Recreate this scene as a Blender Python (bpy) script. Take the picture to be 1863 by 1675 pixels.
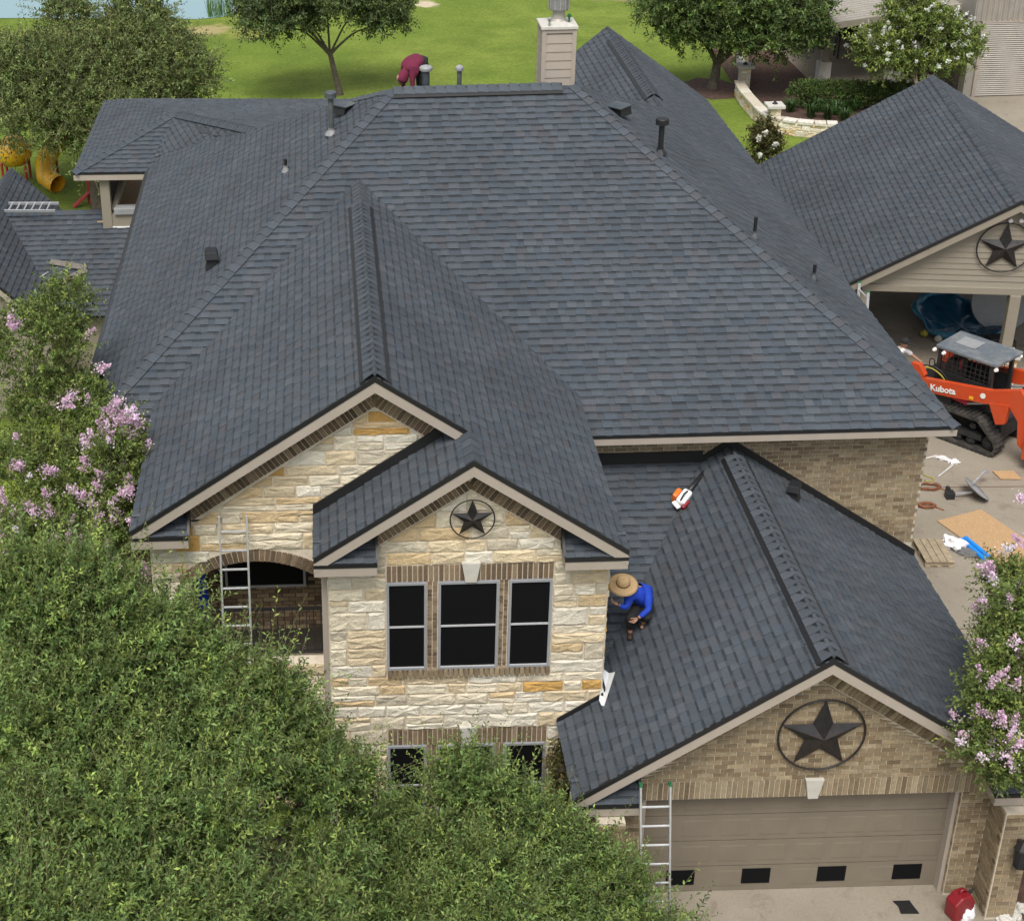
import bpy, bmesh, math, random
import numpy as np
from mathutils import Vector, Matrix
random.seed(7); rng = np.random.default_rng(11)
sc = bpy.context.scene
for o in list(bpy.data.objects): bpy.data.objects.remove(o)
COL = sc.collection
# ------------------------------------------------------------------ camera
F, CX, CY = 2913.7, 603.2, 697.5            # focal length and principal point of the photograph, in its pixels (the photo is a crop)
TH, RO, YW = math.radians(26.566), math.radians(1.516), math.radians(.061)
CAMZ = 18.5
fw = np.array([math.sin(YW)*math.cos(TH), math.cos(YW)*math.cos(TH), -math.sin(TH)])
_r = np.array([math.cos(YW), -math.sin(YW), 0.]); _u = np.cross(_r, fw)
rt = math.cos(RO)*_r-math.sin(RO)*_u; up = math.sin(RO)*_r+math.cos(RO)*_u
CAM = np.array([0, 0, CAMZ])
cd = bpy.data.cameras.new('camera'); cam = bpy.data.objects.new('camera', cd); COL.objects.link(cam)
M3 = Matrix([[rt[i], up[i], -fw[i]] for i in range(3)])
cam.matrix_world = Matrix.Translation(Vector(CAM)) @ M3.to_4x4()
cd.sensor_fit = 'HORIZONTAL'; cd.sensor_width = 36; cd.lens = F/1863*36
cd.shift_x = (931.5-CX)/1863; cd.shift_y = -(837.5-CY)/1863
cd.clip_start = .5; cd.clip_end = 3000
sc.camera = cam
sc.render.resolution_x = 1024; sc.render.resolution_y = 920
# ------------------------------------------------------------------ sky, sun, exposure
SUN_EL, SUN_AZ = math.radians(60), math.radians(196)      # azimuth from +Y clockwise: behind the drone, to its left
w = bpy.data.worlds.new('World'); sc.world = w; w.use_nodes = True
nt = w.node_tree; bg = nt.nodes['Background']
sky = nt.nodes.new('ShaderNodeTexSky'); sky.sky_type = 'NISHITA'; sky.sun_disc = False
sky.sun_elevation = SUN_EL; sky.sun_rotation = SUN_AZ; sky.dust_density = 4; sky.air_density = 1.2; sky.ozone_density = 1
hs = nt.nodes.new('ShaderNodeHueSaturation'); hs.inputs['Saturation'].default_value = .30   # thin overcast greys the blue
nt.links.new(sky.outputs[0], hs.inputs['Color']); nt.links.new(hs.outputs[0], bg.inputs[0]); bg.inputs[1].default_value = .10
sl = bpy.data.lights.new('sun', 'SUN'); sl.energy = 1.5; sl.angle = math.radians(26); sl.color = (1, .952, .865)
so = bpy.data.objects.new('sun', sl); COL.objects.link(so)
sd = Vector((math.sin(SUN_AZ)*math.cos(SUN_EL), math.cos(SUN_AZ)*math.cos(SUN_EL), math.sin(SUN_EL)))
so.rotation_euler = sd.to_track_quat('Z', 'Y').to_euler()
vs = sc.view_settings; vs.view_transform = 'Standard'; vs.look = 'None'; vs.exposure = 0.78; vs.gamma = 1
sc.render.engine = 'CYCLES'
# ------------------------------------------------------------------ pixels of the photograph to places on known planes
def ray(u, v): return fw+(u-CX)/F*rt-(v-CY)/F*up
def onY(u, v, Y):
    d = ray(u, v); return CAM+d*(Y/d[1])
def onZ(u, v, Z):
    d = ray(u, v); return CAM+d*((Z-CAMZ)/d[2])
def onP(u, v, p, n):
    d = ray(u, v); n = np.array(n, float); return CAM+d*(np.dot(np.array(p)-CAM, n)/np.dot(d, n))
# ------------------------------------------------------------------ materials
MATS = {}
def newmat(name):
    m = bpy.data.materials.new(name); m.use_nodes = True; MATS[name] = m
    return m, m.node_tree, m.node_tree.nodes['Principled BSDF']
def N(t, kind, **kw):
    n = t.nodes.new(kind)
    for k, v in kw.items():
        if k in n.inputs: n.inputs[k].default_value = v
        else: setattr(n, k, v)
    return n
def mix(t, fac, a, b, mode='MIX'):
    n = t.nodes.new('ShaderNodeMix'); n.data_type = 'RGBA'; n.blend_type = mode
    for sock, v in ((n.inputs[0], fac), (n.inputs[6], a), (n.inputs[7], b)):
        if isinstance(v, bpy.types.NodeSocket): t.links.new(v, sock)
        elif isinstance(v, (int, float)): sock.default_value = v
        else: sock.default_value = (*v, 1) if len(v) == 3 else v
    return n.outputs[2]
def ramp(t, src, stops):
    n = t.nodes.new('ShaderNodeValToRGB'); e = n.color_ramp.elements
    while len(e) < len(stops): e.new(.5)
    for x, (p, c) in zip(e, stops): x.position = p; x.color = (c, c, c, 1) if isinstance(c, (int, float)) else (*c, 1)
    t.links.new(src, n.inputs[0]); return n.outputs[0]
def noise(t, scale, detail=4, rough=.6, coord='Object', dist=0.):
    tc = t.nodes.new('ShaderNodeTexCoord'); n = N(t, 'ShaderNodeTexNoise', Scale=scale, Detail=detail, Roughness=rough, Distortion=dist)
    t.links.new(tc.outputs[coord], n.inputs['Vector']); return n.outputs[0]
def bump(t, b, h, strength=.3, dist=.02):
    n = N(t, 'ShaderNodeBump', Strength=strength, Distance=dist); t.links.new(h, n.inputs['Height']); t.links.new(n.outputs[0], b.inputs['Normal'])
def mat(name, col, rough=.7, var=.15, scale=6., metal=0., bmp=0., bscale=40., spec=.5, dirt=None, dscale=1.2):
    m, t, b = newmat(name)
    b.inputs['Roughness'].default_value = rough; b.inputs['Metallic'].default_value = metal; b.inputs['Specular IOR Level'].default_value = spec
    f = ramp(t, noise(t, scale), [(.3, 1-var), (.7, 1+var)])
    c = mix(t, 1., col, f, 'MULTIPLY')
    if dirt: c = mix(t, ramp(t, noise(t, dscale, 6, .7), [(.45, 0.), (.75, .8)]), c, dirt)
    t.links.new(c, b.inputs['Base Color'])
    if bmp: bump(t, b, noise(t, bscale, 5), bmp)
    return m
def tintmat(name, rough=.85, scale=18., var=.25, bmp=.4, bscale=60., bdist=.01, spec=.3, extra=None, trans=0.):
    m, t, b = newmat(name)
    b.inputs['Roughness'].default_value = rough; b.inputs['Specular IOR Level'].default_value = spec
    a = N(t, 'ShaderNodeAttribute', attribute_name='tint')
    f = ramp(t, noise(t, scale, 6, .7), [(.28, 1-var), (.72, 1+var)])
    c = mix(t, 1., a.outputs['Color'], f, 'MULTIPLY')
    if extra: c = extra(t, c)
    t.links.new(c, b.inputs['Base Color'])
    if bmp: bump(t, b, noise(t, bscale, 6, .65), bmp, bdist)
    if trans:
        tr = N(t, 'ShaderNodeBsdfTranslucent'); t.links.new(c, tr.inputs[0]); ms = N(t, 'ShaderNodeMixShader'); ms.inputs[0].default_value = trans
        out = t.nodes['Material Output']; t.links.new(b.outputs[0], ms.inputs[1]); t.links.new(tr.outputs[0], ms.inputs[2]); t.links.new(ms.outputs[0], out.inputs[0])
    return m
def weather(t, c):      # broad uneven fading and granule loss over metres
    return mix(t, 1., c, ramp(t, noise(t, .55, 5, .6), [(.3, .86), (.7, 1.14)]), 'MULTIPLY')
def rockstain(t, c):    # iron stain veins and grey lichen on limestone
    c = mix(t, ramp(t, noise(t, 3.1, 6, .7, dist=.6), [(.56, 0.), (.74, .42)]), c, (.46, .31, .14))
    return mix(t, ramp(t, noise(t, 2.3, 7, .75), [(.60, 0.), (.78, .36)]), c, (.33, .30, .255))
tintmat('shingle', .92, 55., .32, .5, 240., .006, .25, weather)
tintmat('limestone', .9, 11., .15, .75, 14., .05, .2, rockstain)
tintmat('brick', .9, 22., .3, .5, 70., .012, .2)
tintmat('leaf', .5, 3., .18, 0, 1, 0, .35, None, .3)
tintmat('petal', .7, 9., .2, 0, 1, 0, .2, None, .35)
tintmat('paint_tint', .55, 4., .08, 0, 1, 0, .4)
mat('mortar', (.66, .585, .475), .95, .12, 8, bmp=.3, dirt=(.46, .40, .32))
mat('mortar_brick', (.52, .46, .37), .95, .15, 8, bmp=.3)
mat('felt', (.022, .023, .026), .9, .2, 10)
mat('drip_edge', (.012, .012, .013), .5, .1, 10)
mat('fascia', (.36, .312, .268), .6, .06, 3, dirt=(.34, .30, .24))
mat('soffit', (.34, .30, .26), .7, .06, 3)
mat('siding', (.25, .222, .175), .65, .05, 4, dirt=(.26, .23, .18))
mat('white_frame', (.46, .46, .48), .45, .05, 4)
mat('grey_frame', (.28, .29, .315), .5, .05, 4)
mat('dark_screen', (.005, .0052, .006), .7, .1, 300, spec=.12)
mat('limestone_trim', (.50, .485, .445), .85, .08, 8, bmp=.15, dirt=(.42, .39, .33))
mat('black_iron', (.018, .017, .018), .5, .3, 20, spec=.5)
mat('star_metal', (.022, .021, .023), .48, .45, 9, metal=.3, dirt=(.04, .028, .02))
mat('vent_black', (.010, .011, .014), .55, .2, 14)
mat('vent_blue', (.038, .052, .064), .5, .2, 14, dirt=(.16, .16, .15))
mat('galv', (.50, .52, .54), .42, .15, 10, metal=.5)
mat('alu', (.60, .61, .62), .38, .08, 14, metal=.65)
mat('lead', (.20, .205, .21), .6, .2, 12)
mat('green_cap', (.012, .15, .055), .5)
mat('bark', (.10, .082, .062), .95, .4, 9, bmp=.8, bscale=22)
mat('twig', (.15, .13, .075), .9, .3, 12)
mat('door_taupe', (.182, .154, .117), .6, .06, 2.5)
mat('rubber', (.022, .021, .02), .85, .3, 14, dirt=(.11, .095, .075), dscale=5)
mat('machine_orange', (.52, .060, .014), .4, .07, 5, dirt=(.42, .09, .04), dscale=2.5)
mat('machine_black', (.016, .017, .02), .5, .2, 8, dirt=(.05, .047, .042), dscale=3)
mat('machine_grey', (.105, .125, .15), .55, .08, 8, dirt=(.26, .26, .24), dscale=3)
mat('machine_white', (.75, .75, .73), .5)
mat('machine_red', (.42, .03, .05), .45)
mat('skin', (.34, .19, .13), .6, .12, 14)
mat('blue_cloth', (.006, .045, .42), .8, .2, 9, bmp=.5, bscale=14)
mat('maroon_cloth', (.125, .010, .036), .9, .15, 9, bmp=.4, bscale=14)
mat('dark_cloth', (.016, .016, .018), .9, .3, 9, bmp=.4, bscale=14)
mat('white_cloth', (.62, .60, .60), .9, .12, 9, bmp=.5, bscale=14)
mat('straw', (.47, .32, .165), .8, .22, 60, bmp=.5, bscale=90)
mat('straw_band', (.16, .085, .035), .8, .3, 40)
mat('boot', (.045, .022, .015), .7, .3, 14)
mat('tool_leather', (.05, .033, .024), .8, .4, 14)
mat('osb', (.42, .275, .145), .85, .22, 26, bmp=.3, dirt=(.40, .24, .12), dscale=7)
mat('pallet_wood', (.36, .295, .205), .9, .25, 9, dirt=(.22, .17, .11), dscale=3)
mat('raw_board', (.15, .135, .12), .9, .2, 9)
mat('blue_plastic', (.012, .24, .72), .35, .1, 8)
mat('white_plastic', (.78, .78, .80), .5, .06, 8, bmp=.4, bscale=10)
mat('grey_plastic', (.12, .12, .125), .5, .2, 8, bmp=.4, bscale=10)
mat('red_plastic', (.20, .009, .016), .4, .1, 6)
mat('yellow_plastic', (.72, .40, .02), .4, .1, 4, dirt=(.62, .25, .02))
mat('orange_plastic', (.75, .16, .015), .4, .08, 6)
mat('play_red', (.36, .035, .04), .5, .1, 4)
mat('cord', (.20, .07, .03), .7, .2, 10)
mat('hose', (.33, .29, .03), .6, .2, 10)
mat('dish_grey', (.26, .27, .28), .5, .08, 6)
mat('pool_blue', (.03, .15, .27), .35, .3, 7, dirt=(.10, .34, .45), dscale=4)
mat('pool_dark', (.018, .085, .16), .25, .3, 5)
mat('flashing', (.80, .82, .83), .25, .05, 5, metal=.3)
mat('metal_sheet', (.36, .335, .30), .5, .1, 2, metal=.2, dirt=(.36, .32, .27))
mat('stain_brown', (.10, .05, .03), .9, .3, 8)
mat('mulch', (.075, .042, .03), .98, .55, 8, bmp=.9, bscale=22)
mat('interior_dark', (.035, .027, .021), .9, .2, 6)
mat('water_trim', (.3, .33, .3), .8)
# ------------------------------------------------------------------ building helpers
def link(o, parent=None):
    COL.objects.link(o)
    if parent is not None: o.parent = parent
    return o
class MB:                                   # collects shapes into one mesh
    def __init__(s): s.v = []; s.f = []; s.t = []; s.tint = None
    def add(s, vs, fs):
        k = len(s.v); s.v += [tuple(map(float, p)) for p in vs]; s.f += [tuple(i+k for i in f) for f in fs]
        s.t += [s.tint]*len(fs); return s
    def box(s, a, b):
        (x0, y0, z0), (x1, y1, z1) = a, b
        return s.add([(x0,y0,z0),(x1,y0,z0),(x1,y1,z0),(x0,y1,z0),(x0,y0,z1),(x1,y0,z1),(x1,y1,z1),(x0,y1,z1)],
                     [(0,3,2,1),(4,5,6,7),(0,1,5,4),(1,2,6,5),(2,3,7,6),(3,0,4,7)])
    def beam(s, p, q, wd, ht, upv=(0,0,1), taper=1.):      # box from p to q
        p, q = Vector(p), Vector(q); d = (q-p).normalized(); u_ = Vector(upv); r_ = d.cross(u_)
        if r_.length < 1e-4: r_ = d.cross(Vector((1,0,0)))
        r_.normalize(); u_ = r_.cross(d)
        vs_ = []
        for c, k in ((p, 1.), (q, taper)):
            for a, b in ((-1,-1),(1,-1),(1,1),(-1,1)): vs_.append(c+r_*(a*wd/2*k)+u_*(b*ht/2*k))
        return s.add(vs_, [(0,3,2,1),(4,5,6,7),(0,1,5,4),(1,2,6,5),(2,3,7,6),(3,0,4,7)])
    def tube(s, pts, rad, n=8, cap=True):
        pts = [Vector(p) for p in pts]; rad = rad if hasattr(rad, '__len__') else [rad]*len(pts)
        vs_, fs_ = [], []; prev = None
        for i, p in enumerate(pts):
            d = (pts[min(i+1, len(pts)-1)]-pts[max(i-1, 0)]).normalized()
            a = prev if prev is not None else (Vector((0,0,1)) if abs(d.z) < .9 else Vector((1,0,0)))
            a = (a-d*a.dot(d)).normalized(); prev = a; b = d.cross(a)
            for k in range(n):
                g = 2*math.pi*k/n; vs_.append(p+(a*math.cos(g)+b*math.sin(g))*rad[i])
        for i in range(len(pts)-1):
            for k in range(n):
                fs_.append((i*n+k, i*n+(k+1) % n, (i+1)*n+(k+1) % n, (i+1)*n+k))
        if cap: fs_ += [tuple(range(n))[::-1], tuple((len(pts)-1)*n+k for k in range(n))]
        return s.add(vs_, fs_)
    def lathe(s, c, prof, n=16, axis=(0,0,1)):              # prof: (radius, height) pairs
        ax = Vector(axis).normalized(); a = ax.orthogonal().normalized(); b = ax.cross(a); c = Vector(c)
        vs_, fs_ = [], []
        for r_, h in prof:
            for k in range(n):
                g = 2*math.pi*k/n; vs_.append(c+ax*h+(a*math.cos(g)+b*math.sin(g))*r_)
        for i in range(len(prof)-1):
            for k in range(n): fs_.append((i*n+k, i*n+(k+1) % n, (i+1)*n+(k+1) % n, (i+1)*n+k))
        fs_ += [tuple(range(n))[::-1], tuple((len(prof)-1)*n+k for k in range(n))]
        return s.add(vs_, fs_)
    def prism(s, poly, ext):                                # 3-D polygon swept along a vector
        n = len(poly); poly = [Vector(p) for p in poly]; e = Vector(ext)
        return s.add(poly+[p+e for p in poly], [tuple(range(n))[::-1], tuple(range(n, 2*n))]+[(i, (i+1) % n, n+(i+1) % n, n+i) for i in range(n)])
    def mesh(s, name, m, smooth=False):
        me = bpy.data.meshes.new(name); me.from_pydata(s.v, [], s.f); me.materials.append(MATS[m])
        if any(t is not None for t in s.t):
            at = me.attributes.new('tint', 'FLOAT_COLOR', 'FACE')
            at.data.foreach_set('color', np.array([(*(t or (.5,.5,.5)), 1) for t in s.t], np.float32).ravel())
        bm_ = bmesh.new(); bm_.from_mesh(me); bmesh.ops.recalc_face_normals(bm_, faces=bm_.faces); bm_.to_mesh(me); bm_.free()
        if smooth: me.polygons.foreach_set('use_smooth', [True]*len(me.polygons))
        me.update(); return me
    def build(s, name, m, parent=None, smooth=False, bevel=0., origin=None):
        if origin is not None: s.v = [(x-origin[0], y-origin[1], z-origin[2]) for x, y, z in s.v]
        o = link(bpy.data.objects.new(name, s.mesh(name, m, smooth)), parent)
        if origin is not None: o.location = origin
        if bevel:
            b = o.modifiers.new('bevel', 'BEVEL'); b.width = bevel; b.segments = 2; b.limit_method = 'ANGLE'
        return o
def tag(o, label=None, cat=None, group=None, kind=None):
    for k, v in (('label', label), ('category', cat), ('group', group), ('kind', kind)):
        if v: o[k] = v
    return o
def thing(name, label, cat, loc=(0,0,0), rz=0., group=None):
    o = link(bpy.data.objects.new(name, None)); o.location = loc; o.rotation_euler = (0, 0, rz); o.empty_display_size = .3
    return tag(o, label, cat, group)
def struct(name, mb, m): return tag(mb.build(name, m), kind='structure')
def place(o, parent):                       # parent without moving, for meshes written in world coordinates
    o.parent = parent; o.matrix_parent_inverse = Matrix.Translation(parent.location).inverted() if parent.rotation_euler.z == 0 else (Matrix.Translation(parent.location) @ Matrix.Rotation(parent.rotation_euler.z, 4, 'Z')).inverted()
    return o
# ------------------------------------------------------------------ shingles, bricks and stones
SH = {}                                     # thing key -> list of (score, verts, faces, tint)
def score(vs_):
    c = np.mean(np.array(vs_, float), 0); d = np.linalg.norm(c-CAM)
    q = c-CAM; z = q@fw; u = CX+F*(q@rt)/z; v = CY-F*(q@up)/z
    inside = 0 < u < 1863 and 0 < v < 1675
    return (1 if inside else .01)/d**2
PAL = [((.0510,.0620,.0760), 8), ((.0475,.0585,.0730), 5), ((.0550,.0660,.0800), 4), ((.0530,.0590,.0690), 2), ((.0455,.0580,.0745), 2), ((.0590,.0685,.0815), 1)]
PALC = [(c[0]*1.25, c[1]*1.20, c[2]*1.165) for c, n in PAL for _ in range(n)]
def shtint(k=1.):
    c = random.choice(PALC); f = k*random.uniform(.93, 1.07); return tuple(x*f for x in c)
def polyplane(poly):
    P = [np.array(p, float) for p in poly]; n = np.zeros(3)
    for i in range(len(P)): n += np.cross(P[i], P[(i+1) % len(P)])
    n /= np.linalg.norm(n)
    if n[2] < 0: n = -n
    return P, n
def shingle_field(key, poly, expo=.160, lift=.012):
    P, n = polyplane(poly)
    v = np.array([0, 0, 1.])-n*n[2]; v /= np.linalg.norm(v); u = np.cross(v, n)
    o = P[0]; uv = [((p-o)@u, (p-o)@v) for p in P]
    vmin, vmax = min(b for _, b in uv), max(b for _, b in uv)
    def span(t):
        xs = []
        for i in range(len(uv)):
            (a, b), (c, d) = uv[i], uv[(i+1) % len(uv)]
            if (b-t)*(d-t) <= 0 and abs(b-d) > 1e-9: xs.append(a+(c-a)*(t-b)/(d-b))
            elif abs(b-d) < 1e-9 and abs(b-t) < 1e-6: xs += [a, c]
        return (min(xs), max(xs)) if xs else None
    W3 = lambda a, b, h: o+u*a+v*b+n*h
    L = SH.setdefault(key, []); k = 0
    while vmin+k*expo < vmax-.01:
        b0 = vmin+k*expo; b1 = min(b0+expo+.012, vmax-1e-4)
        s0, s1 = span(b0+1e-5), span(b1); k += 1
        if not s0 or not s1: continue
        a = min(s0[0], s1[0])-random.uniform(0, .2); end = max(s0[1], s1[1]); thick = random.random() < .5
        wav = random.uniform(0, 6.28)
        while a < end:
            wd = random.uniform(.12, .24) if thick else random.uniform(.10, .28)
            cl = lambda x, s: min(max(x, s[0]), s[1])
            a0, c0, a1, c1 = cl(a, s0), cl(a+wd, s0), cl(a, s1), cl(a+wd, s1)
            if (c0-a0)+(c1-a1) > .02:
                t = (.023 if thick else .013)+random.uniform(-.003, .003); dz = random.uniform(-.004, .004)+.004*math.sin(a*1.3+wav)
                g = .66; bm0, bm1, tm = a0+(a1-a0)*g, c0+(c1-c0)*g, t+(.004-t)*g; bb = b0+dz+(b1-b0-dz)*g
                vs_ = [W3(a0,b0+dz,-.004),W3(c0,b0+dz,-.004),W3(c1,b1,-.004),W3(a1,b1,-.004),W3(a0,b0+dz,t),W3(c0,b0+dz,t),W3(c1,b1,.004),W3(a1,b1,.004),W3(bm1,bb,tm),W3(bm0,bb,tm)]
                L.append((score(vs_), vs_, shtint(1.03 if thick else .96)))
            a += wd+.0015; thick = not thick
SHF = [(4,5,8,9),(0,1,5,4),(1,2,6,5),(3,0,4,7)]
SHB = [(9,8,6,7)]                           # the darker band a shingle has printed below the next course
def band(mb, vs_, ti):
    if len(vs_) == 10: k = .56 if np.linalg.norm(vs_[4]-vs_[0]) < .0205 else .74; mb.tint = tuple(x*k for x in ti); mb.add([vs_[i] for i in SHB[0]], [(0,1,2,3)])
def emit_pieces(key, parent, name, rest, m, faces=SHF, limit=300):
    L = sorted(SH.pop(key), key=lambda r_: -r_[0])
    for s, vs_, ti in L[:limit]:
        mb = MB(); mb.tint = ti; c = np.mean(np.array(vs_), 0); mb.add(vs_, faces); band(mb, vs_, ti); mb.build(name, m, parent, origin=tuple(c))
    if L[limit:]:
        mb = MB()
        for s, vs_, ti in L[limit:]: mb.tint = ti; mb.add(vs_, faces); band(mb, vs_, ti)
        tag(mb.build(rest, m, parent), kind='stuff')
def deck(mb, poly, th=.09, gap=.006):
    P, n = polyplane(poly); mb.prism([p-n*gap for p in P], -n*th)
def ridge_caps(parent, p, q, sl1, sl2, wd=.16, expo=.2, lift=.02, limit=[0]):
    # bent cap pieces from p to q; sl1, sl2 are the two unit down-slope directions
    p, q = Vector(p), Vector(q); d = (q-p).normalized(); L = (q-p).length; n = max(1, int(L/expo)); up_ = -(Vector(sl1)+Vector(sl2)).normalized()
    a, b = Vector(sl1), Vector(sl2); meshes = []
    for k in range(3):
        mb = MB(); mb.tint = shtint(random.uniform(.9, 1.1)); t0, t1 = .02+.004*k, .006; l = expo+.015
        r0 = [a*wd+up_*0, a*wd+up_*t0, up_*t0, b*wd+up_*t0, b*wd]; r1 = [a*wd, a*wd+up_*t1, up_*t1, b*wd+up_*t1, b*wd]
        mb.add([x for x in r0]+[x+d*l for x in r1], [(0,1,6,5),(1,2,7,6),(2,3,8,7),(3,4,9,8),(0,1,2),(2,3,4),(0,2,4)])
        meshes.append(mb.mesh('ridge_cap', 'shingle'))
    for i in range(n):
        o = link(bpy.data.objects.new('ridge_cap', meshes[(i*7) % 3]), parent); o.location = p+d*(i*L/n)+up_*lift
def clip(poly, a, b, c):                     # keep a*x+b*z<=c
    out = []
    for i in range(len(poly)):
        p, q = poly[i], poly[(i+1) % len(poly)]; fp, fq = a*p[0]+b*p[1]-c, a*q[0]+b*q[1]-c
        if fp <= 0: out.append(p)
        if fp*fq < 0:
            t = fp/(fp-fq); out.append((p[0]+(q[0]-p[0])*t, p[1]+(q[1]-p[1])*t))
    return out
def area(poly): return abs(sum(poly[i][0]*poly[(i+1) % len(poly)][1]-poly[(i+1) % len(poly)][0]*poly[i][1] for i in range(len(poly))))/2
BPAL = [(.285,.225,.155), (.32,.26,.185), (.24,.185,.125), (.20,.155,.108), (.30,.25,.185), (.33,.275,.20), (.27,.22,.16), (.29,.24,.17), (.255,.20,.14)]
BDARK = [(.20,.142,.10), (.165,.12,.085), (.235,.175,.125), (.135,.10,.075), (.27,.21,.155)]
def btint(pal=BPAL): c = random.choice(pal); f = random.uniform(.70, 1.06); return (c[0]*f*1.03, c[1]*f, c[2]*f*.90)
BRF = [(0,1,2,3),(0,4,5,1),(1,5,6,2),(2,6,7,3),(3,7,4,0)]
def brick(key, quad, M, depth=.009, pal=BPAL, jit=.004):      # quad: four (a, z) corners in a wall's plane; M maps (a, depth, z) to the world
    y = -depth-random.uniform(0, jit)
    vs_ = [M(a, y, z) for a, z in quad]+[M(a, .006, z) for a, z in quad]
    SH.setdefault(key, []).append((score(vs_), vs_, btint(pal)))
def bricks(key, x0, x1, z0, z1, M, cuts=(), holes=(), pal=BPAL, h=.064, l=.200, j=.014):
    k = 0; z = z0
    while z < z1-.02:
        zt = min(z+h, z1); a = x0-(l+j)/2*(k % 2)
        while a < x1:
            b = min(a+l, x1); a_ = max(a, x0)
            if b-a_ > .03 and not any(a_ < hx1 and b > hx0 and (z+zt)/2 > hz0 and (z+zt)/2 < hz1 for hx0, hx1, hz0, hz1 in holes):
                q = [(a_, z), (b, z), (b, zt), (a_, zt)]
                for c in cuts:
                    q = clip(q, *c)
                    if len(q) < 3: break
                if len(q) >= 3 and area(q) > .0018:
                    if len(q) == 3: q = [q[0], q[1], q[2], ((q[2][0]+q[0][0])/2, (q[2][1]+q[0][1])/2)]
                    if len(q) > 4: q = [q[0], q[1], q[2], q[-1]] if area([q[0], q[1], q[2], q[-1]]) > .6*area(q) else q[:4]
                    brick(key, q, M, pal=pal)
            a += l+j
        z += h+j; k += 1
def soldiers(key, x0, x1, z0, z1, M, wd=.062, j=.017, pal=BPAL, depth=.012):
    n = max(1, round((x1-x0)/(wd+j))); s = (x1-x0)/n
    for i in range(n): brick(key, [(x0+i*s+j/2, z0), (x0+(i+1)*s-j/2, z0), (x0+(i+1)*s-j/2, z1), (x0+i*s+j/2, z1)], M, depth, pal)
SPAL = [((.62,.565,.465), 8), ((.59,.50,.365), 6), ((.55,.43,.275), 3), ((.49,.445,.37), 2), ((.66,.625,.555), 5), ((.50,.31,.11), 1)]
SPALC = [tuple(min(.8, x*y) for x, y in zip(c, (1.08, 1.06, 1.0))) for c, n in SPAL for _ in range(n)]
def stone(parent, poly, M, tint=None):
    c = (sum(p[0] for p in poly)/len(poly), sum(p[1] for p in poly)/len(poly)); n = len(poly)
    mind = min(max(p[0] for p in poly)-min(p[0] for p in poly), max(p[1] for p in poly)-min(p[1] for p in poly))
    def inset(d): 
        f = max(0., 1-2*d/max(mind, .02)); return [(c[0]+(p[0]-c[0])*(1-2*d/max(.05, max(q[0] for q in poly)-min(q[0] for q in poly))), c[1]+(p[1]-c[1])*f) for p in poly]
    # subdivide the outline so the face can be uneven
    def subdiv(pl):
        out = []
        for i in range(n):
            p, q = pl[i], pl[(i+1) % n]; L = math.hypot(q[0]-p[0], q[1]-p[1]); m = 1+int(L/.16)
            for k in range(m): out.append((p[0]+(q[0]-p[0])*k/m, p[1]+(q[1]-p[1])*k/m))
        return out
    r0 = subdiv(poly); f1 = .88; d = random.uniform(.010, .024)
    jit = [(random.uniform(-.006, .006), random.uniform(-.006, .006)) for _ in r0]
    ring0 = [M(a, .0, z) for a, z in r0]
    ring1 = [M(a+dx, -d*.55, z+dz) for (a, z), (dx, dz) in zip(r0, jit)]
    r2 = [(c[0]+(a-c[0])*f1, c[1]+(z-c[1])*(f1-.1)) for a, z in r0]
    ring2 = [M(a+random.uniform(-.012,.012), -d-random.uniform(-.008, .020), z+random.uniform(-.012,.012)) for a, z in r2]
    N_ = len(r0); ctr = [M(c[0], -d-random.uniform(-.004, .014), c[1])]
    mb = MB(); ff = random.uniform(.88, 1.1); mb.tint = tuple(x*ff for x in (tint or random.choice(SPALC)))
    vs_ = ring0+ring1+ring2+ctr; fs_ = []
    for i in range(N_):
        j = (i+1) % N_; fs_ += [(i, j, N_+j, N_+i), (N_+i, N_+j, 2*N_+j, 2*N_+i), (2*N_+i, 2*N_+j, 3*N_)]
    mb.add(vs_, fs_); return mb.build('stone', 'limestone', parent, origin=tuple(M(c[0], 0, c[1])))
def ashlar(parent, x0, x1, breaks, M, cuts=(), holes=(), j=.019, lmin=.26, lmax=.78):
    for zi in range(len(breaks)-1):
        z, zend = breaks[zi], breaks[zi+1]; k = max(1, round((zend-z)/random.uniform(.20, .25))); hs_ = [random.uniform(.7, 1.3) for _ in range(k)]; s = sum(hs_)
        for h in hs_:
            zt = z+h/s*(zend-breaks[zi]); ivs = [(x0, x1)]
            for hx0, hx1, hz0, hz1 in holes:
                if (z+zt)/2 > hz0 and (z+zt)/2 < hz1:
                    ivs = [p for a, b in ivs for p in ((a, min(b, hx0)), (max(a, hx1), b)) if p[1]-p[0] > .03]
            for a, b in ivs:
                while a < b-.02:
                    l = random.uniform(lmin, lmax); e = a+l
                    if b-e < lmin*.7: e = b
                    parts = [(z, zt)]
                    if zt-z > .2 and random.random() < .3: zm = z+(zt-z)*random.uniform(.4, .6); parts = [(z, zm), (zm, zt)]
                    for za, zb in parts:
                        q = [(a+j/2, za+j/2), (e-j/2, za+j/2), (e-j/2, zb-j/2), (a+j/2, zb-j/2)]
                        for c in cuts:
                            q = clip(q, *c)
                            if len(q) < 3: break
                        if len(q) >= 3 and area(q) > .004: stone(parent, q, M)
                    a = e
            z = zt
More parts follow.
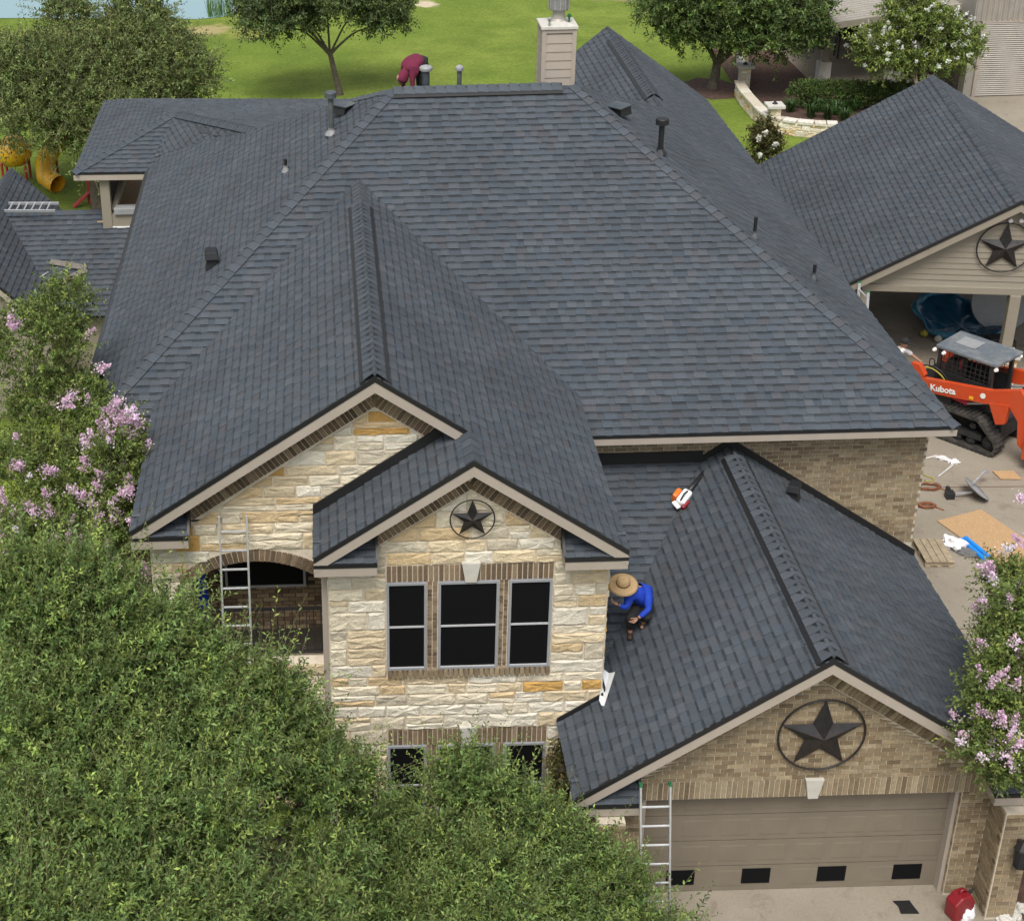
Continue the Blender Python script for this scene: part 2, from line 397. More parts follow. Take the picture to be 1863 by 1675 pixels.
def rake_bricks(key, p, q, M, ln=.19, wd=.062, j=.017, pal=BDARK):      # short bricks standing square to a rake, from p (eave) to q (peak), (a, z) pairs
    p, q = Vector(p), Vector(q); d = (q-p).normalized(); nrm = Vector((d.y, -d.x)) if d.x > 0 else Vector((-d.y, d.x))
    n = int((q-p).length/(wd+j))
    for i in range(n):
        s, e = p+d*(i*(wd+j)), p+d*(i*(wd+j)+wd)
        brick(key, [tuple(s+nrm*ln), tuple(e+nrm*ln), tuple(e), tuple(s)] if d.x > 0 else [tuple(e+nrm*ln), tuple(s+nrm*ln), tuple(s), tuple(e)], M, .014, pal)
# ------------------------------------------------------------------ the house
house = thing('brick_house', 'large two-storey brick and limestone house with new charcoal shingle roof', 'house', (3., 20., 0.))
def hp(mb, name, m, **kw): return place(mb.build(name, m, **kw), house)
gY, gf, gXr, gZr, gXl, gZe = 18.63, 18.24, 6.957, 4.846, 3.409, 2.437; gXR = 2*gXr-gXl
Ys, sXl, sXr, bf, bX, bZ, eZ, aXr, bXl = 20.09, -.11, 4.09, 19.71, 2.005, 7.354, 5.795, 4.29, -.313
aX, af, aZ, aXl, YA = .646, 20.59, 8.281, -3.072, 20.98
Ye, ze, XR, XL, Yr, zr, Xl, Xr, Ym = 23.975, 5.37, 10.69, -4.51, 31.14, 9.417, 1.387, 5.024, 24.49
mg, ma, mb_l, ms, mf = .679, .6822, .6726, .6863, .565; msR = (zr-ze)/(XR-Xr)
wRX, wRZ = 7.93, ze+msR*(XR-7.93)
polys = {}
polys['garage_l'] = [(gXl,gf,gZe),(gXl,Ym,gZe),(gXr,Ym,gZr),(gXr,gf,gZr)]
polys['garage_r'] = [(gXR,gf,gZe),(gXR,Ym,gZe),(gXr,Ym,gZr),(gXr,gf,gZr)]
mainY = lambda z: Ye+(z-ze)/mf
polys['a_l'] = [(aXl,af,eZ),(aXl,mainY(eZ)+.1,eZ),(aX,mainY(aZ)+.15,aZ),(aX,af,aZ)]
polys['a_r'] = [(aXr,af,eZ),(aXr,mainY(eZ)+.1,eZ),(aX,mainY(aZ)+.15,aZ),(aX,af,aZ)]
polys['b_r'] = [(aXr,bf,eZ),(aXr,af,eZ),(bX,af,bZ),(bX,bf,bZ)]
polys['b_l'] = [(bXl,bf,eZ),(bXl,YA,eZ),(bX,YA,bZ),(bX,bf,bZ)]
polys['main_f'] = [(XL,Ye,ze),(XR,Ye,ze),(Xr,Yr,zr),(Xl,Yr,zr)]
pl0, pn0 = (XL,0,ze), (-ms,0,1)
Rv, Qv = onP(610,190,pl0,pn0), onP(465,237,pl0,pn0); Tv = onP(392,250,pl0,pn0); Uv = onP(290,284,pl0,pn0); V1 = onZ(268,313,ze)
polys['main_l'] = [(XL,Ye,ze),(Xl,Yr,zr),tuple(Rv),tuple(Qv),tuple(Tv),tuple(Uv),(XL,V1[1],ze)]
polys['main_r'] = [(XR,Ye,ze),(XR,36.2,ze),(wRX,36.2,wRZ),(Xr,Yr,zr)]
polys['wing_r'] = [(XR,36.2,ze),(XR,43.3,ze),(wRX,43.9,wRZ),(wRX,36.2,wRZ)]
polys['wing_l'] = [(2*wRX-XR,34.,ze),(2*wRX-XR,43.3,ze),(wRX,43.9,wRZ),(wRX,34.,wRZ)]
polys['main_b'] = [(XL,38.4,ze),(XR,38.4,ze),(Xr,Yr,zr),(Xl,Yr,zr)]
# diagonal wing over the balcony at the back left
V0 = onZ(133,315,ze); Pk = onP(318,206,V0,(0,-.5,1)); V2 = onZ(190,184,ze)
nl = np.cross(Pk-V0, V2-V0); V3 = onP(228,180,V0,nl); S3 = onZ(650,181,6.95)
polys['balc_left'] = [tuple(V0),tuple(Pk),tuple(V3),tuple(V2)]
polys['balc_front'] = [tuple(V0),tuple(V1),tuple(Pk)]
polys['balc_side'] = [tuple(V1),tuple(Uv),tuple(Pk)]
polys['balc_diag'] = [tuple(Uv),tuple(Tv),tuple(Pk)]
polys['balc_diag2'] = [tuple(Tv),tuple(Qv),tuple(Pk)]
polys['balc_top'] = [tuple(Pk),tuple(Qv),tuple(S3)]; polys['balc_top2'] = [tuple(Pk),tuple(S3),tuple(V3)]; polys['balc_top3'] = [tuple(Qv),tuple(Rv),tuple(S3)]
# shed piece draining off the main wall beside the bay
gp, gn = (gXl,0,gZe), (-mg,0,1)
W1 = onP(1286,860,gp,gn); W1 = np.array([W1[0], Ym, gZe+mg*(W1[0]-gXl)]); W2 = onP(1135,1130,gp,gn); W2 = W1+(W2-W1)*((4.12-W1[0])/(W2[0]-W1[0])); W2[2] = gZe+mg*(W2[0]-gXl)
ps = (W1[2]-W2[2])/(W1[1]-W2[1])
polys['shed'] = [tuple(W2),tuple(W1),(4.09,Ym,W1[2])]
# single-storey wing to the left
cR, cE, wX, wZ = 39.1, 36.25, -8.55, 4.40
polys['link_f'] = [(-8.9,cE,2.41),(-4.2,cE,2.41),(-4.2,cR,4.12),(-8.9,cR,4.12)]; polys['link_b'] = [(-8.9,41.9,2.41),(-4.2,41.9,2.41),(-4.2,cR,4.12),(-8.9,cR,4.12)]
polys['low_r'] = [(-6.6,35.3,2.45),(-6.6,41.9,2.45),(wX,41.9,wZ),(wX,35.3,wZ)]; polys['low_l'] = [(2*wX+6.6,35.3,2.45),(2*wX+6.6,41.9,2.45),(wX,41.9,wZ),(wX,35.3,wZ)]
mbd = MB()
for k, p in polys.items():
    lift = .003 if k == 'shed' else 0.
    p = [(a, b, c+lift) for a, b, c in p]; shingle_field('house', p); deck(mbd, p)
roof = hp(mbd, 'roof', 'felt')
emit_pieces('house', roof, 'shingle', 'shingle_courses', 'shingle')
def dn(*p): return tuple(Vector(p).normalized())
caps = [((gXr,gf,gZr),(gXr,Ym-.1,gZr),dn(-1,0,-mg),dn(1,0,-mg),1),((aX,af,aZ),(aX,mainY(aZ)-.1,aZ),dn(-1,0,-ma),dn(1,0,-ma),1),
        ((bX,bf,bZ),(bX,af,bZ),dn(-1,0,-mb_l),dn(1,0,-ma),0),((Xl,Yr,zr),(Xr,Yr,zr),dn(0,-1,-mf),dn(0,1,-mf),1),
        ((wRX,37.2,wRZ),(wRX,43.,wRZ),dn(-1,0,-msR),dn(1,0,-msR),1)]
for p, q, s1, s2, vent in caps:
    if vent:
        a = .9 if p[1] < 21 and p[0] < 2 else .0
        p_, q_ = Vector(p), Vector(q); d = (q_-p_).normalized(); e1 = p_+d*.03; e2 = q_-d*(1.2 if p[0] < 2 and p[1] < 21 else .25); u_ = -(Vector(s1)+Vector(s2)).normalized()
        mv = MB()
        for s in (s1, s2):
            s = Vector(s); nn = s.cross(d).normalized(); nn = nn if nn.z > 0 else -nn
            mv.prism([e1+nn*.012, e1+s*.245+nn*.012, e1+s*.245+nn*.04, e1+nn*.06], e2-e1)
        hp(mv, 'ridge_vent', 'drip_edge')
        ridge_caps(roof, e1, e2, s1, s2, .204, lift=.058)
        if (q_-e2).length > .4: ridge_caps(roof, e2, q_, s1, s2, .15, lift=.02)
    else: ridge_caps(roof, p, q, s1, s2, .15, lift=.022)
def hipcap(p, q, n1, n2):
    p, q = Vector(p), Vector(q); d = (q-p).normalized(); out = []
    for n_ in (n1, n2):
        n_ = Vector(n_).normalized(); s = n_.cross(d).normalized(); out.append(s)
    mid = (Vector(n1).normalized()+Vector(n2).normalized())
    # each side direction must point away from the other plane
    s1 = out[0] if out[0].dot(Vector(n2)) < 0 else -out[0]; s2 = out[1] if out[1].dot(Vector(n1)) < 0 else -out[1]
    s1 = s1 if s1.dot(Vector(n1)-Vector(n2)) > -9 else s1
    ridge_caps(roof, p, q, tuple(-s1) if s1.z > .2 and False else tuple(s1), tuple(s2), .15, lift=.022)
nF, nL, nR = (0,-mf,1), (-ms,0,1), (msR,0,1)
hipcap((XL,Ye,ze),(Xl,Yr,zr),nF,nL); hipcap((XR,Ye,ze),(Xr,Yr,zr),nF,nR)
_, nbl = polyplane(polys['balc_left']); _, nbf = polyplane(polys['balc_front']); _, nbd = polyplane(polys['balc_diag']); _, nbt = polyplane(polys['balc_top'])
hipcap(tuple(V0), tuple(Pk), tuple(nbl), tuple(nbf)); hipcap(tuple(Qv), tuple(Pk), tuple(nbd), tuple(nbt))
hipcap(tuple(Rv), (Xl,Yr,zr), nL, (0,mf,1))
# fascia boards with a black drip edge above
def fasc(p, q, h=.17, out=(0,-1,0), name='fascia', drop=.075):
    p, q = Vector(p), Vector(q); o_ = Vector(out); th = .03
    ins = -.05 if abs(o_.x) > .9 else .012; mb = MB(); a, b = p-Vector((0,0,drop))+o_*ins, q-Vector((0,0,drop))+o_*ins
    mb.prism([a, b, b-Vector((0,0,h)), a-Vector((0,0,h))], -o_*th); f = hp(mb, name, 'fascia')
    if abs(o_.x) > .9: return
    lo_ = .012 if drop > .05 else -.012; mb = MB(); a, b = p+Vector((0,0,lo_))+o_*.02, q+Vector((0,0,lo_))+o_*.02
    mb.prism([a, b, b-Vector((0,0,drop+.008)), a-Vector((0,0,drop+.008))], -o_*.05); mb.build('drip_edge', 'drip_edge', f)
fasc((gXl,gf,gZe),(gXr,gf,gZr)); fasc((gXr,gf,gZr),(gXR,gf,gZe))
fasc((aXl,af,eZ),(aX,af,aZ)); fasc((aX,af,aZ),(bX-.02,af,aZ-ma*(bX-.02-aX)))
fasc((bXl,bf,eZ),(bX,bf,bZ)); fasc((bX,bf,bZ),(aXr,bf,eZ))
fasc((aXr,Ye,ze),(XR,Ye,ze), .15, drop=.03); fasc((XL,Ye,ze),(aXl,Ye,ze), .15, drop=.03)
fasc((XR,Ye,ze),(XR,43.3,ze), .15, (1,0,0), drop=.03); fasc((XL,Ye,ze),(XL,V1[1],ze), .15, (-1,0,0), drop=.03)
fasc((aXr,bf,eZ),(aXr,Ye,eZ), .15, (1,0,0), drop=.03); fasc((aXl,af,eZ),(aXl,Ye,eZ), .15, (-1,0,0), drop=.03)
fasc((gXl,gf,gZe),(gXl,Ys,gZe), .15, (-1,0,0), drop=.03); fasc((gXR,gf,gZe),(gXR,Ym,gZe), .15, (1,0,0), drop=.03)
fasc((bXl,bf,eZ),(bXl,YA,eZ), .15, (-1,0,0), drop=.03); fasc(tuple(V0),tuple(V1), .17, drop=.03); fasc(tuple(V0),tuple(V2), .17, (-1,0,0), drop=.03)
fasc((wX,35.3,wZ),(-6.6,35.3,2.45)); fasc((2*wX+6.6,35.3,2.45),(wX,35.3,wZ)); ridge_caps(roof, (wX,35.3,wZ), (wX,41.8,wZ), dn(-1,0,-1), dn(1,0,-1), .15); ridge_caps(roof, (-8.2,cR,4.12), (-4.9,cR,4.12), dn(0,-1,-.6), dn(0,1,-.6), .15)
wl = MB(); wl.box((-10.3,35.62,0),(-6.8,41.6,2.4)); wl.prism([(-10.3,35.62,2.4),(-6.8,35.62,2.4),(wX,35.62,wZ-.2)], (0,.2,0)); wl.box((-6.8,36.6,0),(-4.2,41.,2.3)); hp(wl, 'low_wing_wall', 'siding')
for k in range(22):
    z = .1+k*.17; xr = -6.8 if z < 2.2 else -6.8-(z+.17-2.2)*.95
    if xr > wX+.1: b_ = MB(); b_.prism([(2*wX-xr,35.615,z),(2*wX-xr,35.595,z),(2*wX-xr,35.61,z+.168),(2*wX-xr,35.615,z+.168)], (2*(xr-wX),0,0)); hp(b_, 'siding_board', 'siding')
# cornice returns: little shingled ledges at the gable feet
def ret(x0, x1, f, wall, z, inner):          # inner: +1 when the house side lies to the right of x0
    mb = MB(); d = wall-f
    top = [(x0,f,z-.10),(x1,f,z-.10),(x1,wall,z+.10),(x0,wall,z+.10)]
    shingle_field('ret', top, .12); deck(mb, top, .05)
    o = hp(mb, 'cornice_return', 'felt'); emit_pieces('ret', o, 'shingle', 'shingle_courses', 'shingle')
    mb = MB(); mb.box((x0+.005,f-.006,z-.31),(x1-.005,wall,z-.165)); mb.build('fascia_box', 'fascia', o)
    mb = MB(); mb.box((x0,f-.016,z-.163),(x1,f+.02,z-.105)); mb.build('drip_edge', 'drip_edge', o)
    mb = MB(); xi = x1 if inner > 0 else x0       # black flashing where the ledge meets the wall
    mb.prism([(xi-inner*.02,f+.02,z-.09),(xi-inner*.02,wall-.03,z+.24),(xi-inner*.02,wall-.03,z-.1)], (inner*.04,0,0)); mb.box((x0+(.55 if inner > 0 else 0),wall-.035,z+.08),(x1-(.55 if inner < 0 else 0),wall-.028,z+.23)); mb.build('step_flashing', 'drip_edge', o)
ret(gXl, 4.42, gf, gY, gZe, 1); ret(9.62, gXR, gf, gY, gZe, -1)
ret(bXl, .62, bf, Ys, eZ, 1); ret(3.36, aXr, bf, Ys, eZ, -1); ret(aXl, -2.2, af, YA, eZ, 1)
# walls -----------------------------------------------------------------
def front(Y): return lambda a, y, z: (a, Y+y, z)
# mortar-coloured wall bodies
wb = MB(); wb.box((XL+.3,Ym,0),(10.44,38.,ze-.1)); wb.box((3.72,19.3,0),(10.2,Ym-.004,gZe-.12)); hp(wb, 'wall_core', 'mortar_brick')
wb = MB(); wb.prism([(3.72,gY,gZe-.12),(10.2,gY,gZe-.12),(gXr,gY,gZr-.22)], (0,.3,0)); wb.box((3.72,gY,2.06),(10.2,gY+.24,gZe-.121)); wb.box((3.72,gY,0),(4.52,gY+.24,2.059)); wb.box((9.32,gY,0),(10.2,gY+.24,2.059))
wb.box((3.72,gY+.24,0),(3.94,19.3,gZe-.12)); wb.box((9.98,gY+.24,0),(10.2,19.3,gZe-.12)); wb.box((9.77,18.1,0),(10.2,gY-.003,2.1)); wb.box((3.75,18.1,0),(4.17,gY-.003,2.1))
gwall = hp(wb, 'garage_wall', 'mortar_brick')
KB = 'brick'
bricks(KB, 3.72, 10.2, 2.40, gZr, front(gY), cuts=((mg, 1, gZr-.66+mg*gXr), (-mg, 1, gZr-.66-mg*gXr)))
for p, q in (((gXl+.75, gZe+mg*.75-.40), (gXr-.01, gZr-.40)), ((gXR-.75, gZe+mg*.75-.40), (gXr+.01, gZr-.40))): rake_bricks(KB, p, q, front(gY), .2, pal=BPAL)
soldiers(KB, 3.78, 10.2, 2.075, 2.385, front(gY))
bricks(KB, 9.33, 9.77, .06, 2.06, front(gY)); bricks(KB, 3.9, 4.5, .06, 2.06, front(gY))
bricks(KB, 9.79, 10.2, .06, 2.06, front(18.1)); bricks(KB, 3.76, 4.17, .06, 2.06, front(18.1))
bricks(KB, 18.12, 18.62, .06, 2.06, lambda a, y, z: (9.77+y, a, z)); bricks(KB, 18.12, 20.05, .3, 2.0, lambda a, y, z: (3.72+y, a, z), pal=BPAL)
# jamb reveals beside the door
bricks(KB, gY+.01, gY+.2, .06, 2.03, lambda a, y, z: (9.32+y, a, z)); 
roofz = lambda x: gZr-mg*abs(x-gXr)
flr = max(W1[2], 0)
bricks(KB, 4.1, 10.44, 2.75, ze-.14, front(Ym), cuts=((-mg, -1, -(gZr+.02)-mg*gXr+mg*0) if False else (0, 1, 99),), holes=())
bricks(KB, -4.21, -2.9, 1.0, ze-.14, front(Ym), pal=BDARK)
# drop bricks that lie below the garage roof line
SH[KB] = [r_ for r_ in SH[KB] if not (abs(r_[1][0][1]-Ym) < .1 and r_[1][0][0] > 4 and max(p[2] for p in r_[1]) < max(roofz(r_[1][0][0]), W1[2] if r_[1][0][0] < W1[0] else 0)-.05)]
# limestone bay -----------------------------------------------------------
bc = MB(); gz = lambda x: min(bZ-.2-mb_l*(bX-x) if x < bX else bZ-.2-ma*(x-bX), 99)
bc.prism([(sXl,Ys,0),(sXr,Ys,0),(sXr,Ys,gz(sXr)),(bX,Ys,bZ-.2),(sXl,Ys,gz(sXl))], (0,4.3,0)); bay = hp(bc, 'stone_wall', 'mortar')
uX = [onY(u, 1058, Ys-.03)[0] for u in (703, 776, 798, 908, 927, 1005)]
zt, zb = onY(850,1057,Ys-.03)[2], onY(850,1214,Ys-.03)[2]; zl = onY(850,1027,Ys-.03)[2]; zs = onY(850,1229,Ys-.03)[2]
zt2, zl2 = onY(850,1353,Ys-.03)[2], onY(850,1325,Ys-.03)[2]; zb2 = zt2-(zt-zb); zs2 = zb2-(zb-zs)
holes = [(uX[0]-.01, uX[5]+.02, zs, zl), (uX[0]-.01, uX[5]+.02, zs2, zl2)]
cutL, cutR = (-mb_l, 1, bZ-.70-mb_l*bX), (ma, 1, bZ-.70+ma*bX)
ashlar(bay, sXl, sXr, [.02, zs2, zl2, zs, zl, 7.2], front(Ys), cuts=(cutL, cutR), holes=holes)
# side face of the bay above the garage roof
ashlar(bay, Ys+.005, Ym-.3, [2.9, 5.5], lambda a, y, z: (sXr-y, a, z))
for p, q in (((bXl+.75, eZ+mb_l*.75-.43), (bX-.01, bZ-.43)), ((aXr-.75, eZ+ma*.75-.43), (bX+.01, bZ-.43))): rake_bricks(KB, p, q, front(Ys), .2)
for zA, zB, zC, zD in ((zt, zl, zs, zb), (zt2, zl2, zs2, zb2)):
    soldiers(KB, uX[0], uX[5]+.02, zA+.01, zB-.01, front(Ys), pal=BDARK, depth=.014)
    soldiers(KB, uX[0], uX[5]+.02, zC+.01, zD-.01, front(Ys), pal=BPAL, depth=.06)
    for a, b in ((uX[1], uX[2]), (uX[3], uX[4])):
        
        zz_ = zD+.012; wc = (b-a-.024)/2
        while zz_ < zA-.05:
            for q_ in (0, 1): x_ = a+.012+q_*wc; brick(KB, [(x_+.007,zz_),(x_+wc-.007,zz_),(x_+wc-.007,zz_+.055),(x_+.007,zz_+.055)], front(Ys), .012, BDARK)
            zz_ += .072
    kc = (uX[0]+uX[5])/2+.02; mb = MB(); mb.prism([(kc-.085,Ys-.075,zA-.0),(kc+.085,Ys-.075,zA-.0),(kc+.14,Ys-.075,zB+.05),(kc-.14,Ys-.075,zB+.05)], (0,.08,0)); hp(mb, 'keystone', 'limestone_trim', bevel=.008)
    for i in (0, 2, 4):
        x0, x1 = uX[i], uX[i+1]; e = .035; mb = MB(); y0, y1 = Ys-.052, Ys+.0
        for a, b in (((x0,y0,zD),(x0+e,y1,zA)), ((x1-e,y0,zD),(x1,y1,zA)), ((x0+e+.001,y0,zA-e),(x1-e-.001,y1,zA)), ((x0+e+.001,y0,zD),(x1-e-.001,y1,zD+e))): mb.box(a, b)
        wo = hp(mb, 'window', 'grey_frame'); zm = (zA+zD)/2
        mb = MB(); mb.box((x0+e,Ys-.046,zm-.014),(x1-e,Ys-.012,zm+.014)); mb.build('meeting_rail', 'white_frame', wo)
        mb = MB(); mb.box((x0+e,Ys-.05,zD+e-.012),(x1-e,Ys-.028,zD+e+.012)); mb.build('lower_rail', 'white_frame', wo)
        for za, zc in ((zD+e, zm-.015), (zm+.015, zA-e)):
            mb = MB(); mb.box((x0+e+.001,Ys-.03,za),(x1-e-.001,Ys-.005,zc)); mb.build('screen', 'dark_screen', wo)
# left gable with the arched balcony ---------------------------------------
aw = -2.85; arcL, arcR, spz, apz, flz = -2.26, -.22, 4.62, 4.98, 3.0; arcC = (arcL+arcR)/2; hw = (arcR-arcL)/2
rise = apz-spz; Rr = (hw*hw+rise*rise)/(2*rise)
arcz = lambda x: spz+math.sqrt(max(0, Rr*Rr-(x-arcC)**2))-(Rr-rise)
ac = MB(); n_ = 10
ac.box((aw,YA,0),(arcL,YA+.3,eZ-.06)); ac.box((arcL,YA,0),(sXl,YA+.3,flz-.01)); ac.box((arcR,YA,flz-.01),(sXl,YA+.3,eZ-.06))
for i in range(n_):
    x0, x1 = arcL+i*2*hw/n_, arcL+(i+1)*2*hw/n_; ac.prism([(x0,YA,arcz(x0)),(x1,YA,arcz(x1)),(x1,YA,eZ-.06),(x0,YA,eZ-.06)], (0,.3,0))
ac.prism([(aw,YA,eZ-.06),(3.9,YA,eZ-.06),(3.9,YA,aZ-.2-ma*(3.9-aX)),(aX,YA,aZ-.2),(aw,YA,aZ-.2-ma*(aX-aw))], (0,2.5,0))
ac.box((aw,YA+.3,0),(aw+.25,Ym,eZ-.06)); gable = hp(ac, 'stone_wall', 'mortar')
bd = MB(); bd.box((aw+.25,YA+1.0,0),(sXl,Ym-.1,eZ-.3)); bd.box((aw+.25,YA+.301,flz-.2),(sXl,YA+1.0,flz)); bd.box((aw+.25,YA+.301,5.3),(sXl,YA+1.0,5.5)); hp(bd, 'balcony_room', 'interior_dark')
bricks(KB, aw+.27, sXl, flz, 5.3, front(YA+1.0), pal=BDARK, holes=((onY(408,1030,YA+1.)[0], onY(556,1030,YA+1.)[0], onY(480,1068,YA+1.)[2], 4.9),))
def in_arch(p): return False
holesA = []
zz = flz
while zz < apz+.22:
    x = arcL-.03 if zz < spz else None
    z2 = zz+.1
    if z2 <= spz: holesA.append((arcL, sXl, zz, z2))
    else:
        zc = zz+.05
        if zc-.2 < apz:
            dd = Rr*Rr-(zc-.2-apz+Rr)**2
            if dd > 0: holesA.append((max(arcL-.14, arcC-math.sqrt(dd)-.06), sXl, zz, z2))
    zz = z2
ashlar(gable, aw, bX-.1, [.02, flz, spz, apz+.2, 6.3, 8.1], front(YA), cuts=((-ma, 1, aZ-.70-ma*aX), (ma, 1, aZ-.70+ma*aX)), holes=holesA+[(sXl-.02, 4., 0, 5.5)], lmin=.3, lmax=.9)
for p, q in (((aXl+.75, eZ+ma*.75-.43), (aX-.01, aZ-.43)), ((bX+.1, aZ-.43-ma*(bX+.1-aX)), (aX+.01, aZ-.43))): rake_bricks(KB, p, q, front(YA), .2)
# brick arch ring
th0 = math.asin(min(1, hw/Rr)); nv = 30
for i in range(nv):
    g0, g1 = -th0-.05+(2*th0+.1)*i/nv, -th0-.05+(2*th0+.1)*(i+.80)/nv; cz = apz-Rr
    q = [(arcC+r_*math.sin(g), cz+r_*math.cos(g)) for r_, g in ((Rr, g0), (Rr, g1), (Rr+.2, g1), (Rr+.2, g0))]; brick(KB, q, front(YA), .02, BDARK)
# window, rail and posts inside the arch
yw = YA+.965; x0, x1, z0, z1 = onY(413,1030,yw)[0], onY(551,1030,yw)[0], onY(480,1063,yw)[2], 4.75
mb = MB(); e = .04
for a, b in (((x0-e,yw-.03,z0-e),(x0,yw,z1+e)), ((x1,yw-.03,z0-e),(x1+e,yw,z1+e)), ((x0,yw-.03,z1),(x1,yw,z1+e)), ((x0,yw-.03,z0-e),(x1,yw,z0))): mb.box(a, b)
wo = hp(mb, 'window', 'grey_frame'); mb = MB(); mb.box((x0,yw-.01,z0),(x1,yw+.01,z1)); mb.build('screen', 'dark_screen', wo)
mb = MB(); mb.box((arcL,YA+.2,3.9),(sXl-.01,YA+.24,3.94)); mb.box((arcL,YA+.2,flz+.08),(sXl-.01,YA+.24,flz+.11)); rail = hp(mb, 'railing', 'black_iron')
pr = MB(); pr.box((-.008,-.008,0),(.008,.008,.79)); prm = pr.mesh('baluster', 'black_iron')
for i in range(18):
    o = link(bpy.data.objects.new('baluster', prm), rail); o.location = (arcL+.06+i*.115, YA+.22, flz+.11)
mb = MB(); mb.box((sXl-.10,Ys+.02,0),(sXl-.012,Ys+.12,5.35)); hp(mb, 'downspout', 'fascia')
emit_list = SH[KB]
brk = MB(); brk.box((9.33,gY+.001,.0),(9.34,gY+.002,.01)); 
emit_pieces(KB, gwall, 'brick', 'brickwork', 'brick', BRF)
# black flashing along wall and roof joints
def flash(pts, y, h=.15, name='step_flashing'):
    mb = MB()
    for p, q in zip(pts[:-1], pts[1:]): mb.prism([(p[0],y,p[1]-.03),(q[0],y,q[1]-.03),(q[0],y,q[1]+h),(p[0],y,p[1]+h)], (0,-.03,0))
    hp(mb, name, 'drip_edge')
flash([(4.1,W1[2]),(W1[0],W1[2])], Ym-.015, .22); flash([(W1[0],W1[2]),(gXr,gZr+.02)], Ym-.018, .13); flash([(gXr,gZr+.02),(gXR,gZe+.02)], Ym-.018, .13)
flash([(bXl,eZ+.02),(bX-.1,bZ-.05)], YA-.045, .17)
flash([(gXl,gZe+.02),(sXr+.02,gZe+mg*(sXr+.02-gXl)+.02)], Ys-.05, .07)
mb = MB(); mb.prism([(sXr+.04,Ys,gZe+mg*(sXr-gXl)),(sXr+.04,Ym,gZe+mg*(sXr-gXl)),(sXr+.04,Ym,gZe+mg*(sXr-gXl)+.16),(sXr+.04,Ys,gZe+mg*(sXr-gXl)+.16)], (.02,0,0)); hp(mb, 'step_flashing', 'drip_edge')
# garage door --------------------------------------------------------------
dY = 18.86; mb = MB(); mb.box((4.5,dY+.02,.0),(9.34,dY+.06,2.1)); gd = hp(mb, 'garage_door', 'door_taupe')
npn, rows = 8, 4; x0, x1 = 4.56, 9.28; pw = (x1-x0)/npn; ph = 2.06/rows
pc = onY(1510,1597,dY)[0]; shift = (pc-(x0+pw*5.5))
for r_ in range(rows):
    mb = MB(); mb.box((x0,dY-.012,r_*ph+.012),(x1,dY+.019,(r_+1)*ph-.004)); sec = mb.build('door_section', 'door_taupe', gd)
    for c_ in range(npn):
        a, b = x0+c_*pw+.06, x0+(c_+1)*pw-.06; za, zc = r_*ph+.09, (r_+1)*ph-.09
        if r_ == 0 and c_ % 2 == 1:
            xc = pc+(c_-5)*pw; mb = MB(); mb.box((xc-.22,dY-.028,.16),(xc+.22,dY-.0135,.45)); mb.build('pane', 'dark_screen', sec)
        else:
            mb = MB(); mb.add([(a,dY-.0125,za),(b,dY-.0125,za),(b,dY-.0125,zc),(a,dY-.0125,zc),(a+.03,dY-.0165,za+.03),(b-.03,dY-.0165,za+.03),(b-.03,dY-.0165,zc-.03),(a+.03,dY-.0165,zc-.03)], [(0,1,5,4),(1,2,6,5),(2,3,7,6),(3,0,4,7),(4,5,6,7)]); mb.build('panel', 'door_taupe', sec)
mb = MB(); mb.box((9.25,gY+.06,0),(9.318,dY+.02,2.05)); mb.box((4.522,gY+.06,0),(4.59,dY+.02,2.05)); mb.box((4.59,gY+.08,2.0),(9.25,dY+.015,2.055)); hp(mb, 'door_frame', 'fascia')
kx = onY(1478,1436,gY)[0]; mb = MB(); mb.prism([(kx-.075,gY-.07,2.06),(kx+.075,gY-.07,2.06),(kx+.14,gY-.07,2.42),(kx-.14,gY-.07,2.42)], (0,.072,0)); hp(mb, 'keystone', 'limestone_trim', bevel=.008)
# lantern on the pier
lx = 10.03; mb = MB(); mb.box((lx-.03,18.0,1.55),(lx+.03,18.075,1.62)); mb.lathe((lx,17.93,1.2), [(.05,0),(.10,.03),(.10,.04)], 6); mb.lathe((lx,17.93,1.56), [(.13,0),(.12,.03),(.03,.14),(.012,.2)], 6)
for k in range(6): g = k*math.pi/3; mb.beam((lx+.095*math.cos(g),17.93+.095*math.sin(g),1.24),(lx+.11*math.cos(g),17.93+.11*math.sin(g),1.56),.014,.014)
ln = hp(mb, 'wall_lantern', 'black_iron'); mb = MB(); mb.lathe((lx,17.93,1.24), [(.085,0),(.1,.315)], 6); mb.build('glass', 'machine_black', ln)
# roof pipes and vents -------------------------------------------------------
def roofpt(px, key):
    P, n = polyplane(polys[key]); return onP(*px, P[0], n), n
def pipe(px, key, h, r_, m='vent_black', cap=None, boot='vent_black'):
    p, n = roofpt(px, key); mb = MB(); mb.tube([p-np.array([0,0,.05]), p+np.array([0,0,h])], r_, 12); o = hp(mb, 'vent_pipe', m, smooth=False)
    mb = MB(); mb.lathe(p, [(r_*2.6,.0),(r_*2.4,.02),(r_*1.15,.10),(r_*1.12,.14)], 12, n*.0+np.array([0,0,1.])); mb.build('boot', boot, o)
    if cap: 
        mb = MB(); mb.lathe(p+np.array([0,0,h-.02]), [(r_*1.2,0),(cap,.005),(cap,.105),(cap*.92,.12),(.01,.125)], 16); mb.build('cap', m, o)
    return o
pipe((603,245), 'main_l', .78, .055, 'vent_blue', .12, 'lead'); pipe((520,313), 'main_l', .27, .035, 'vent_black', None, 'lead')
pipe((187,706), 'main_l', .28, .04); pipe((1201,280), 'main_r', .62, .055, 'vent_black', .13); pipe((1372,433), 'main_r', .42, .035, 'vent_black', None, 'vent_blue'); pipe((1480,508), 'main_r', .30, .035, 'vent_black', None, 'vent_blue')
